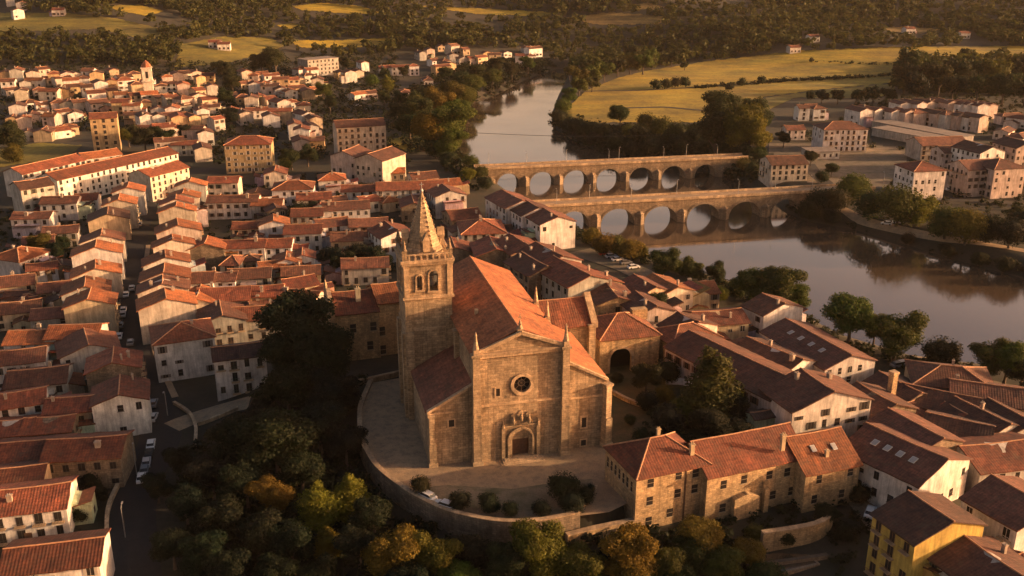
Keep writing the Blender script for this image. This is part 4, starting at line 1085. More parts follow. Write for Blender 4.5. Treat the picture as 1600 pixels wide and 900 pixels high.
# garden walls and ruins below the convent
def wall_line(pts, hh, th, mat, name, lab, base=-4, cop=True, ztop=None):
    p = chain(pts, 1.5); cx, cy = p.mean(0)
    root = thing(name, lab, 'wall', (cx, cy, 0))
    t = np.gradient(p, axis=0); t /= np.linalg.norm(t, axis=1)[:, None]; n = np.stack([-t[:, 1], t[:, 0]], -1)
    def strip(th, z0f, z1f, nm, m):
        v = []; f = []
        for (x, y), (nx, ny) in zip(p, n):
            z1 = z1f(x, y); z0 = z0f(x, y)
            v += [(x - nx * th - cx, y - ny * th - cy, z0), (x - nx * th - cx, y - ny * th - cy, z1), (x + nx * th - cx, y + ny * th - cy, z1), (x + nx * th - cx, y + ny * th - cy, z0)]
        for i in range(len(p) - 1):
            a, c = 4 * i, 4 * i + 4
            f += [(a, a + 1, c + 1, c), (a + 1, a + 2, c + 2, c + 1), (a + 2, a + 3, c + 3, c + 2)]
        f += [(0, 1, 2, 3), tuple(4 * (len(p) - 1) + k for k in (3, 2, 1, 0))]
        put(nm, MB().add(v, f).mesh(nm, [m]), root)
    top = (lambda x, y: ztop + hh) if ztop is not None else (lambda x, y: hz(x, y) + hh)
    bot = (lambda x, y: ztop + base) if ztop is not None else (lambda x, y: hz(x, y) + base)
    strip(th / 2, bot, top, 'masonry', mat)
    if cop: strip(th / 2 + .12, top, lambda x, y: top(x, y) + .18, 'coping', M['trim'])
    return root
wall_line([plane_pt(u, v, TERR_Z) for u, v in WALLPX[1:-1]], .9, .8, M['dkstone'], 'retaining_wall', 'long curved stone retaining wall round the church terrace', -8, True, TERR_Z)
wall_line([plane_pt(u, v, 3.8) for u, v in [(885,838),(930,826),(975,818),(1002,812)]], .3, 1.0, M['rubble'], 'retaining_wall', 'short golden stone wall joining curved wall to convent house', -9, True, 3.8)
wall_line([plane_pt(u, v, TERR_Z + .3) for u, v in [(855,808),(890,800),(920,790),(934,775),(932,758)]], .35, .4, M['trim'], 'garden_kerb', 'low pale kerb curving round dark bushes on terrace', -.6, False, TERR_Z)
wall_line([plane_pt(u, v, 0) for u, v in [(1192,886),(1240,880),(1292,872)]], .9, .8, M['dkstone'], 'garden_wall', 'low ruined stone wall along bottom garden below convent', -4, False, 0)
wall_line([plane_pt(u, v, 0) for u, v in [(1188,864),(1235,857),(1288,848),(1296,828)]], 4.3, .9, M['rubble'], 'garden_wall', 'tall stone garden wall below convent middle block', -4, True, 0)
wall_line(gp((168,835),(168,800),(178,775),(190,755),(196,735)), 1.0, .5, M['trim'], 'roadside_wall', 'thin pale curved wall beside road at lower left', -2)
wall_line(gp((305,700),(308,670),(296,645),(272,632)), .7, .5, M['trim'], 'roadside_wall', 'pale low wall curving at street corner below white house', -2)
wall_line(gp((310,665),(345,652),(372,640)), .7, .5, M['trim'], 'roadside_wall', 'pale low wall along the side street by white windowed house', -2)
wall_line([plane_pt(u, v, TERR_Z) for u, v in [(950,612),(985,632),(1015,640)]], .9, .5, M['rubble'], 'churchyard_wall', 'low stone wall crossing the churchyard lawn', -2, True, TERR_Z)
wall_line([plane_pt(u, v, TERR_Z) for u, v in [(1040,600),(1080,600),(1085,622)]], 1.6, .5, M['plaster'], 'churchyard_wall', 'pale plaster wall behind churchyard bushes', -3, False, TERR_Z)
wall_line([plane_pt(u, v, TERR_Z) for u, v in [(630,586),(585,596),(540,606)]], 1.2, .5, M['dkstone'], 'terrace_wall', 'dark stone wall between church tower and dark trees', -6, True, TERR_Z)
x, y, g = at(1232, 876, 0)
po = thing('garden_basin', 'dark square garden basin with stone rim below convent', 'basin', (x, y, g), .35)
MB().box(-4.5, 4.5, -3, 3, -1, .25).build('rim', M['dkstone'], po); MB().box(-4, 4, -2.5, 2.5, .1, .28).build('water', M['water'], po)

# ---------------------------------------------------------------- bridges
def bridge(u1, v1, u2, v2, zd, nspan, lab, wdt, r, ext):
    a = Vector(plane_pt(u1, v1, zd)); c = Vector(plane_pt(u2, v2, zd)); d = c - a; L = d.length; ang = math.atan2(d.y, d.x)
    root = thing('stone_bridge', lab, 'bridge', (a.x, a.y, 0), ang, 'stone bridges over the river')
    b = MB(); p = L / nspan; top = zd - .9
    out = [(-7, -10), (-7, top), (L + ext, top), (L + ext, -10)]
    zs = WATER + .6; EX = ext
    for i in reversed(range(nspan)):
        cx = (i + .5) * p
        rr_ = r * (1 if 0 < i < nspan - 1 else .9)
        out += [(cx + rr_, -10)] + [(cx + rr_ * math.cos(t), zs + (top - 2.6 - zs) * math.sin(t)) for t in [math.pi * k / 18 for k in range(19)]] + [(cx - rr_, -10)]
    b.prism(out, 0, wdt)
    b.build('arches', M['bridge'], root)
    b = MB()
    for i in range(nspan):
        cx = (i + .5) * p; rr_ = r * (1 if 0 < i < nspan - 1 else .9)
        ring = [(cx + (rr_ + e) * math.cos(t), zs + (top - 2.6 - zs + e) * math.sin(t)) for e, ts in ((.7, range(19)), (0, range(18, -1, -1))) for t in [math.pi * k / 18 for k in ts]]
        b.prism(ring, -.2, -.003)
    b.build('arch_ring', M['dkstone'], root)
    for i in range(nspan + 1):
        x = i * p
        q = MB(); hw = p / 2 - r
        q.add([(x - hw, -.003, -10), (x, -hw * .9, -10), (x + hw, -.003, -10), (x - hw, -.003, top - 5.2), (x, -hw * .9, top - 5.2), (x + hw, -.003, top - 5.2), (x, -.003, top - 3.9)], [(0,1,4,3),(1,2,5,4),(3,4,6),(4,5,6)])
        q.build('cutwater', M['bridge'], root); q = MB()
        q.add([(x - hw, wdt + .003, -10), (x, wdt + hw * .9, -10), (x + hw, wdt + .003, -10), (x - hw, wdt + .003, top - 5.2), (x, wdt + hw * .9, top - 5.2), (x + hw, wdt + .003, top - 5.2), (x, wdt + .003, top - 3.9)], [(0,1,4,3),(1,2,5,4),(3,4,6),(4,5,6)])
        q.build('cutwater', M['bridge'], root)
    b = MB()
    for y0 in (-.35, wdt - .15): b.box(-7, L + ext, y0, y0 + .5, top + .003, zd); b.box(-7, L + ext, y0 - .1, y0 + .6, top - .25, top + .05)
    b.build('parapet', M['trim'], root)
    MB().box(-7, L + ext, .16, wdt - .16, top + .02, top + .1).build('roadway', M['paving'], root)
    return root, L, top, p
br1 = bridge(862, 319, 1262, 297, 5.6, 6, 'near stone bridge with six wide round arches', 8, 7.2, 32)
br2 = bridge(767, 261, 1128, 245, 5.0, 7, 'far stone bridge with seven narrower round arches', 7, 6.1, 14)
def lamp_proto():
    po = MB().tube([(0, 0, 0), (0, 0, 6.2)], [.11, .07], 6).mesh('pole', [M['metal']]); ar = MB().tube([(0, 0, 6.1), (0, .5, 6.6), (0, 1.2, 6.7)], .05, 5).mesh('arm', [M['metal']])
    he = MB().box(-.14, .14, .9, 1.6, 6.62, 6.78).mesh('lamp_head', [M['metal']]); return po, ar, he
LP = lamp_proto()
def lamps(br, xs, w, words, grp):
    root, L, top, p = br
    for k, s in enumerate(xs):
        q = Vector((s * L, .6 if k % 2 else w - .6, top + .1)); q = root.location + Matrix.Rotation(root.rotation_euler.z, 3, 'Z') @ q
        t = thing('street_lamp', f'thin street lamp, {nth(k + 1)} from left on {words}', 'street lamp', q, root.rotation_euler.z + (0 if k % 2 else math.pi), grp)
        for nm, me in zip(('pole', 'arm', 'lamp_head'), LP): child(nm, me, t, (0, 0, 0))
lamps(br1, (-.12, .02, .16, .3, .5, .72, .9, 1.02), 8, 'near arched bridge', 'lamps on the bridges')
lamps(br2, (.0, .15, .33, .5, .56, .74, .86, .98), 7, 'far arched bridge', 'lamps on the bridges')
for k, (u, v, a_, lab) in enumerate(((262,650,190,'street lamp at corner below white hipped house'),(214,742,20,'street lamp on left kerb below parked cars'),(196,840,10,'street lamp by pale curved roadside wall'),(228,590,190,'street lamp at foot of white corner house'),(1322,326,40,'street lamp at start of riverside path'),(1420,352,20,'street lamp half way along riverside path'),(1530,376,20,'street lamp at right end of riverside path'),(1380,292,0,'street lamp beside road across the river'),(1520,306,0,'street lamp on road before pink twin blocks'))):
    x, y, g = at(u, v, 0); t = thing('street_lamp', lab, 'street lamp', (x, y, g), math.radians(a_), 'lamps along the streets')
    for nm, me in zip(('pole', 'arm', 'lamp_head'), LP): child(nm, me, t, (0, 0, 0))
# power line across the river
a = Vector((*plane_pt(712, 206, 9), 9)); c = Vector((*plane_pt(1175, 203, 9), 9))
pl = thing('power_line', 'thin sagging cable crossing the river above far bridge', 'cable', (a.x, a.y, 0))
MB().tube([(0, 0, -3), (0, 0, 9.6)], .18, 6).build('pole', M['wood'], pl); d = c - a
MB().tube([(d.x, d.y, -3), (d.x, d.y, 9.6)], .18, 6).build('pole', M['wood'], pl)
MB().tube([(d.x * t, d.y * t, 9 - 3 * math.sin(math.pi * t)) for t in [k / 24 for k in range(25)]], .12, 4).build('cable', M['rubber'], pl)

# ---------------------------------------------------------------- cars
def car_meshes():
    side = [(-2.1, .3), (2.1, .3), (2.15, .75), (1.3, .95), (-1.9, 1.0), (-2.15, .8)]
    b = MB(); b.prism(side, -.85, .85); body = b.mesh('body', [M['paint']])
    b = MB(); b.prism([(-1.8, .98), (1.05, .95), (.45, 1.42), (-1.45, 1.45)], -.72, .72); cab = b.mesh('cabin', [M['glass']])
    b = MB(); b.box(-1.4, .4, -.68, .68, 1.44, 1.5); rf = b.mesh('roof', [M['paint']])
    b = MB(); b.lathe([(.33, -.12), (.33, .12)], 12, Matrix.Rotation(math.pi / 2, 4, 'X')); wh = b.mesh('wheel', [M['rubber']])
    return body, cab, rf, wh
CM = car_meshes()
CARC = {'white': (.75,.74,.72), 'black': (.02,.02,.022), 'silver': (.45,.45,.46), 'red': (.3,.03,.02), 'grey': (.16,.16,.17), 'blue': (.04,.07,.16)}
def car(u, v, ang, col, lab, grp='parked cars'):
    x, y, g = at(u, v, .7); t = thing('parked_car', lab, 'car', (x, y, g + .16), math.radians(ang), grp)
    child('body', CM[0], t, (0, 0, 0), 0, (1, 1, 1), CARC[col]); child('cabin', CM[1], t, (0, 0, 0)); child('roof', CM[2], t, (0, 0, 0), 0, (1, 1, 1), CARC[col])
    for sx in (-1.3, 1.3):
        for sy in (-.8, .8): child('wheel', CM[3], t, (sx, sy, .33))
for u, v, a, c, l in [
 (694,789,150,'white','white car parked under the terrace wall beside bush'),(666,775,140,'white','white car parked left of other on terrace'),
 (236,694,105,'white','white car on left kerb where road widens'),(233,708,105,'black','black car just below white car at road widening'),(229,722,106,'silver','silver car below black car on left kerb'),(221,746,106,'white','white car lowest in the row on left kerb'),(226,733,106,'grey','grey car between silver and white cars on kerb'),
 (239,652,98,'silver','silver car beside the white gable house'),(240,630,100,'grey','grey car under near white gable'),
 (193,484,108,'white','white car in dark street beside tan house'),(192,491,108,'silver','silver car right behind white one in dark street'),(186,525,108,'white','white car in dark street beside long orange roof'),(204,535,108,'grey','grey car in middle of dark street'),
 (1403,347,160,'white','white van-like car by riverside path'),(1385,349,160,'silver','silver car left of white one by riverside path'),(1460,356,165,'silver','silver car under right riverside bush'),(1482,362,165,'white','white car right of silver one under riverside bush'),
 (955,400,20,'silver','silver car on quay behind bushes'),(965,405,20,'white','white car on quay right of silver car'),(978,410,20,'grey','grey car on quay beside round tree'),(945,396,20,'red','red car on quay nearest to bridge'),(990,417,20,'white','white car on quay nearest church'),
 (1404,570,20,'grey','grey car on riverside lane under trees'),(1412,568,20,'silver','silver car on riverside lane beside dark tree'),
 (1486,296,10,'white','white car below white four storey block'),(1560,297,10,'white','white car before pink twin blocks'),(1578,294,10,'silver','silver car right before pink twin blocks'),(1440,302,10,'white','white car on road beyond right bank'),
 (188,508,108,'grey','grey car between white cars in dark street'),(197,460,108,'white','white car far up dark street near red gables'),(206,450,108,'silver','silver car on right kerb far up dark street'),(218,350,106,'white','white car near upper end of dark street'),(290,283,60,'white','white car at top junction of dark street'),(1360,800,60,'white','white car in lane left of yellow house'),(1345,300,10,'silver','silver car crossing road beyond near bridge'),(560,165,20,'white','white car on far river lane'),(575,172,20,'silver','silver car on far river lane'),(85,812,15,'white','white car in dark yard above bottom left house'),(1596,860,30,'white','white car in right bottom lane')]:
    car(u, v, a, c, l)
# ---------------------------------------------------------------- trees
def leaf_quads(rng, lobes, n, size, up=.25):
    """n leaf-clump quads spread over the shells of the lobes [(cx,cy,cz,rx,rz)]"""
    lob = np.array(lobes); wgt = lob[:, 3] ** 2; wgt /= wgt.sum()
    k = rng.choice(len(lob), n, p=wgt); d = rng.normal(size=(n, 3)); d /= np.linalg.norm(d, axis=1)[:, None]
    rad = rng.uniform(.7, 1.14, n)[:, None]
    c = lob[k, :3] + d * rad * np.stack([lob[k, 3], lob[k, 3], lob[k, 4]], -1)
    nr = d + rng.normal(scale=.55, size=(n, 3)); nr[:, 2] += up; nr /= np.linalg.norm(nr, axis=1)[:, None]
    t = np.cross(nr, rng.normal(size=(n, 3))); t /= np.linalg.norm(t, axis=1)[:, None]; b = np.cross(nr, t)
    s = (size * rng.uniform(.5, 1.35, n))[:, None]; a = s * rng.uniform(.6, 1, n)[:, None]
    bend = nr * s * rng.uniform(-.3, .3, (n, 1))
    return np.stack([c - t * s + bend, c - b * a - bend, c + t * s + bend, c + b * a - bend], 1)

def lobes_for(rng, kind):
    L = []
    if kind == 'broad':
        L.append((0, 0, .6, .26, .25))
        for _ in range(9):
            a = rng.uniform(0, 6.28); r = rng.uniform(.14, .3); L.append((r * math.cos(a), r * math.sin(a), rng.uniform(.42, .82), rng.uniform(.12, .2), rng.uniform(.1, .17)))
    elif kind == 'tall':
        for i in range(9):
            z = .2 + .75 * i / 8; w = .17 * math.sin(math.pi * (.15 + .8 * i / 8)) + .04
            a = rng.uniform(0, 6.28); L.append((.05 * math.cos(a), .05 * math.sin(a), z, w, .11))
    elif kind == 'cone':
        for i in range(10):
            z = .1 + .82 * i / 9; w = .2 * (1 - .75 * (i / 9) ** 1.5); a = rng.uniform(0, 6.28); L.append((.04 * math.cos(a), .04 * math.sin(a), z, w, .1))
    else:
        L.append((0, 0, .5, .42, .4))
        for _ in range(6):
            a = rng.uniform(0, 6.28); r = rng.uniform(.15, .32); L.append((r * math.cos(a), r * math.sin(a), rng.uniform(.3, .65), rng.uniform(.16, .25), rng.uniform(.16, .25)))
    return L

def crown_mesh(seed, kind, n, size):
    rng = np.random.default_rng(seed); lob = lobes_for(rng, kind)
    q = leaf_quads(rng, lob, n, size).reshape(-1, 3)
    idx = np.arange(len(q)).reshape(-1, 4)
    # opaque inner masses, uneven
    b = MB()
    for cx, cy, cz, r, rz in lob:
        b.lathe([(.05 * r, cz - rz * .8), (r * .55, cz - rz * .5), (r * .74, cz), (r * .5, cz + rz * .55), (.05 * r, cz + rz * .8)], 7, Matrix.Translation((cx, cy, 0)))
    v = np.concatenate([q, np.array(b.v)]); me = bpy.data.meshes.new('crown')
    me.from_pydata(v.tolist(), [], idx.tolist() + [tuple(len(q) + i for i in f) for f in b.f]); me.materials.append(M['leaf']); me.update(); return me
def trunk_mesh(seed, kind):
    rg = random.Random(seed); b = MB(); top = .55 if kind == 'broad' else .8 if kind in ('tall', 'cone') else .3
    b.tube([(0, 0, -.12), (0, 0, 0), (.01, .01, .3 * top), (.02, 0, top)], [.045, .035, .026, .008], 7)
    if kind == 'broad':
        for k in range(5):
            a = k * 1.25 + rg.uniform(-.3, .3); z = rg.uniform(.24, .42); b.tube([(0, 0, z), (.1 * math.cos(a), .1 * math.sin(a), z + .12), (.22 * math.cos(a), .22 * math.sin(a), z + .24)], [.018, .012, .005], 5)
    return b.mesh('trunk', [M['bark']])
CR = {}
for k, n, s in (('broad', 9500, .0155), ('tall', 6000, .014), ('cone', 7500, .014), ('bush', 4000, .023)):
    CR[k] = ([crown_mesh(s_ + 10, k, n, s) for s_ in range(4)], [trunk_mesh(s_, k) for s_ in range(2)])
    CR[k + '_far'] = ([crown_mesh(s_ + 30, k, n // 8, s * 2.4) for s_ in range(4)], CR[k][1])
LEAFC = {'sunlit_gold': (.1,.086,.012), 'olive': (.056,.066,.013), 'green': (.046,.062,.016), 'dark': (.024,.032,.012), 'deep_shade': (.014,.020,.011)}  # darkest green has the slope's shade put into it, golden one the sunlight
LW = {'sunlit_gold': 'sunlit golden green', 'olive': 'olive green', 'green': 'mid green', 'dark': 'dark green', 'deep_shade': 'shade-darkened green'}
TR = random.Random(5)
def tree(u, v, hgt, kind, col, lab, wf=1.0, grp=None, name=None, far=False):
    x, y, g = at(u, v, hgt * (.58 if kind != 'bush' else .5))
    if g < WATER - 1.5: return None
    nm = name or {'broad': 'tree', 'tall': 'poplar_tree', 'cone': 'cypress_tree', 'bush': 'bush'}[kind]
    t = thing(nm, lab, 'bush' if kind == 'bush' else 'tree', (x, y, g), TR.uniform(0, 6.28), grp)
    t.scale = (hgt * wf, hgt * wf, hgt)
    cs, ts = CR[kind + ('_far' if far else '')]
    c = child('crown', TR.choice(cs), t, (0, 0, 0), 0, (1, 1, 1), tuple(q * TR.uniform(.8, 1.2) for q in LEAFC[col]))
    if not (far and kind == 'bush'): child('trunk', TR.choice(ts), t, (0, 0, 0))
    return t
def trees(phrase, items, grp, end='left in', far=False):
    """items (u, v, px radius, kind, colour[, label]); height from the radius seen"""
    for i, it in enumerate(items):
        u, v, r, kind, col = it[:5]
        _, y, _g = at(u, v, 5); D = math.hypot(y, 85); m = r * D / FPX
        hgt = {'broad': m * 2.25, 'tall': m * 2.6, 'cone': m * 2.4, 'bush': m * 2.1}[kind]; wf = {'broad': 1.12, 'tall': 1.7, 'cone': 1.9, 'bush': 1.1}[kind]
        hgt = min(hgt, 30)
        noun = {'broad': 'tree', 'tall': 'slender tree', 'cone': 'conical tree', 'bush': 'bush'}[kind]
        lab = it[5] if len(it) > 5 else f'{LW[col]} {noun}, {nth(i + 1)} from {end} {phrase}'
        tree(u, v, hgt, kind, col, lab, wf, grp, None, far)
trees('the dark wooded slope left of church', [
 (468,516,60,'broad','deep_shade'),(445,548,40,'broad','deep_shade'),(505,560,48,'broad','deep_shade'),(450,600,44,'broad','deep_shade'),(520,612,40,'broad','deep_shade'),(412,645,28,'broad','deep_shade'),
 (430,680,62,'broad','deep_shade','large dark tree with faint lit crown left of terrace wall'),(500,660,46,'broad','deep_shade'),(365,690,40,'broad','deep_shade'),(540,690,34,'broad','deep_shade'),(330,740,36,'broad','deep_shade'),(385,755,40,'broad','deep_shade'),
 (470,730,40,'broad','deep_shade'),(425,772,34,'broad','sunlit_gold','golden tree with two lit tops on dark slope'),(498,790,33,'tall','sunlit_gold'),(546,768,34,'cone','sunlit_gold','sunlit golden tree nearest terrace wall on dark slope'),(585,805,34,'broad','deep_shade'),
 (290,790,34,'broad','deep_shade'),(340,810,40,'broad','deep_shade'),(400,835,42,'broad','deep_shade'),(455,845,40,'broad','deep_shade'),(510,850,24,'tall','sunlit_gold'),(560,850,36,'broad','deep_shade'),(268,850,36,'broad','deep_shade'),(315,872,40,'broad','deep_shade'),(245,760,24,'broad','deep_shade'),(280,720,24,'broad','deep_shade')],
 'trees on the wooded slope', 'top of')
trees('the trees along the bottom edge', [
 (350,900,40,'broad','deep_shade'),(420,905,40,'broad','deep_shade'),(490,905,38,'broad','deep_shade'),(612,862,46,'broad','sunlit_gold'),(680,872,42,'broad','sunlit_gold'),(640,905,40,'broad','deep_shade'),(735,860,36,'broad','deep_shade'),(715,900,36,'broad','olive'),
 (790,885,40,'broad','dark'),(850,862,50,'broad','sunlit_gold','sunlit golden tree tallest before the curved terrace wall'),(915,885,40,'broad','olive'),(985,872,48,'broad','sunlit_gold'),(1035,890,36,'broad','olive'),(1095,835,40,'broad','sunlit_gold','sunlit golden tree against front of convent house'),(1075,870,34,'broad','dark'),(1130,880,36,'broad','olive'),(1170,862,30,'broad','sunlit_gold'),(1200,905,32,'bush','dark'),(1060,910,34,'broad','dark')],
 'trees along the bottom edge')
trees('the terrace garden', [(657,757,17,'bush','dark','round bush beside white cars on terrace'),(720,781,17,'bush','deep_shade'),(764,785,17,'bush','deep_shade'),(797,794,14,'bush','deep_shade'),(845,793,15,'bush','deep_shade'),(880,760,26,'bush','deep_shade','large dark bush beside the convent house on terrace'),(892,783,20,'bush','deep_shade'),(915,770,16,'bush','deep_shade')], 'terrace bushes')
trees('the churchyard', [(1114,592,50,'cone','olive','big dark conical tree before the long pink row house'),(1010,585,24,'broad','dark'),(1042,578,22,'bush','deep_shade'),(1070,640,24,'bush','olive'),(1045,655,26,'bush','deep_shade'),(1110,660,34,'broad','deep_shade'),(1150,668,26,'broad','deep_shade'),(1040,615,16,'bush','sunlit_gold'),(1012,625,18,'bush','deep_shade'),(1150,640,24,'broad','deep_shade'),(985,655,10,'bush','dark'),(1060,690,20,'bush','deep_shade'),(965,590,10,'bush','dark'),(1000,680,14,'bush','deep_shade')], 'churchyard trees')
trees('the near river bank', [(925,368,15,'bush','sunlit_gold'),(945,380,19,'bush','sunlit_gold'),(962,380,17,'bush','olive'),(985,388,18,'bush','sunlit_gold'),(1000,392,13,'bush','olive'),(1036,406,24,'broad','green'),(1080,420,20,'broad','green'),(1117,424,18,'broad','dark'),(1060,415,14,'bush','green'),
 (1180,440,34,'broad','green'),(1215,448,36,'broad','green'),(1240,462,28,'broad','olive'),(1330,490,38,'broad','olive'),(1368,512,24,'broad','olive'),(1402,517,36,'broad','olive'),(1470,549,28,'bush','deep_shade'),(1545,555,32,'broad','olive'),(1575,562,34,'broad','olive'),(1600,575,30,'broad','dark'),(1630,590,34,'broad','dark'),(1100,455,18,'broad','dark'),(1150,452,16,'bush','dark'),(1020,478,24,'broad','dark'),(1060,470,14,'bush','olive'),(1125,458,14,'bush','sunlit_gold')], 'near bank trees')
trees('the far river bank by path', [(1335,292,24,'bush','olive'),(1310,310,20,'bush','dark'),(1360,318,26,'bush','dark'),(1405,318,34,'bush','olive'),(1435,325,26,'bush','sunlit_gold'),(1480,345,28,'bush','olive'),(1512,352,30,'bush','sunlit_gold'),(1545,355,24,'bush','deep_shade'),(1580,362,26,'bush','deep_shade'),(1280,310,20,'bush','deep_shade'),(1265,325,18,'bush','dark'),(1300,335,14,'bush','deep_shade'),(1600,345,24,'bush','dark'),(1420,372,11,'bush','deep_shade'),(1480,390,12,'bush','deep_shade'),(1530,403,12,'bush','deep_shade'),(1570,412,14,'bush','deep_shade'),(1620,425,16,'bush','deep_shade')], 'far bank trees')
trees('the bank between field and river', [(1130,165,38,'broad','dark'),(1150,192,44,'broad','olive','big golden edged tree cluster centre on far bank beside field'),(1118,200,36,'broad','dark'),(1182,172,24,'broad','dark'),(1172,205,30,'broad','sunlit_gold'),(1195,190,14,'broad','dark'),(970,178,17,'broad','dark'),(985,205,14,'bush','olive'),(1010,190,16,'bush','olive'),(1035,198,18,'bush','olive'),(1000,208,16,'bush','dark'),(1060,206,18,'bush','dark'),(1090,212,18,'bush','deep_shade'),(940,205,14,'bush','dark'),(915,200,14,'bush','deep_shade'),(895,195,14,'bush','deep_shade'),(1020,220,18,'bush','deep_shade'),(960,222,14,'bush','deep_shade'),(985,228,14,'bush','deep_shade'),(1060,228,18,'bush','deep_shade'),(1100,230,16,'bush','deep_shade'),(1140,228,16,'bush','deep_shade'),(875,182,12,'bush','dark'),(880,165,13,'bush','olive'),(890,148,13,'broad','olive'),(1160,232,16,'bush','deep_shade'),(1185,240,14,'bush','dark'),(930,216,12,'bush','deep_shade')], 'trees between field and river')
trees('the field hedges', [(1070,101,7,'broad','dark'),(1025,131,9,'bush','dark'),(1040,130,9,'bush','dark'),(1055,128,9,'bush','dark'),(1070,127,9,'bush','dark'),(1140,135,7,'bush','dark'),(1160,127,7,'bush','dark'),(1190,124,7,'bush','dark'),(1268,93,4,'bush','dark')], 'field hedge trees', far=True)
trees('the far wood beside field', [(1425,92,24,'broad','dark'),(1415,115,22,'broad','deep_shade'),(1445,110,22,'broad','dark'),(1470,118,22,'broad','dark'),(1435,132,22,'broad','deep_shade'),(1500,112,22,'broad','dark'),(1530,108,20,'broad','dark'),(1560,112,22,'broad','olive'),(1590,108,22,'broad','dark'),(1620,105,22,'broad','dark'),(1490,132,20,'broad','deep_shade'),(1530,132,22,'broad','dark'),(1570,134,22,'broad','dark'),(1605,134,22,'broad','dark'),(1340,148,12,'broad','dark'),(1365,146,13,'broad','dark'),(1390,146,13,'broad','dark'),(1310,148,11,'broad','dark'),(1285,148,10,'broad','deep_shade'),(1268,148,8,'bush','dark')], 'far wood trees', far=True)
trees('the left river bank', [(700,192,34,'broad','olive'),(672,200,30,'broad','sunlit_gold'),(650,170,26,'broad','dark'),(685,160,24,'broad','sunlit_gold'),(640,195,22,'broad','dark'),(715,172,22,'broad','olive'),(705,222,22,'broad','olive'),(680,228,18,'bush','dark'),(730,150,20,'broad','olive'),(705,140,20,'broad','olive'),(755,142,18,'broad','olive'),(775,135,17,'broad','olive'),(740,128,17,'broad','olive'),(720,122,15,'broad','dark'),(795,128,16,'broad','olive'),(815,118,15,'broad','olive'),(835,110,14,'broad','olive'),(770,118,15,'broad','olive'),(800,108,14,'broad','dark'),(855,104,13,'broad','olive'),(745,112,14,'broad','dark'),(775,100,13,'broad','dark'),(825,98,12,'broad','olive'),(620,172,14,'broad','dark'),(625,152,12,'broad','dark'),(600,150,11,'broad','dark'),(695,112,12,'broad','dark'),(700,248,14,'bush','dark'),(735,252,13,'bush','olive'),(750,268,12,'bush','olive'),(730,272,12,'bush','sunlit_gold'),(760,285,12,'bush','dark'),(660,150,18,'broad','dark')], 'left bank trees')
trees('the right bank of river head', [(905,118,14,'broad','olive'),(925,112,15,'broad','olive'),(945,108,14,'broad','olive'),(965,100,14,'broad','dark'),(985,96,14,'broad','olive'),(1005,95,15,'broad','olive'),(1020,88,13,'broad','olive'),(905,132,13,'broad','olive'),(925,128,12,'broad','olive'),(890,110,12,'broad','olive'),(880,100,12,'broad','dark'),(900,98,13,'broad','dark'),(925,95,13,'broad','olive'),(950,88,13,'broad','dark'),(985,80,13,'broad','dark'),(1050,90,11,'broad','dark')], 'river head trees', far=True)
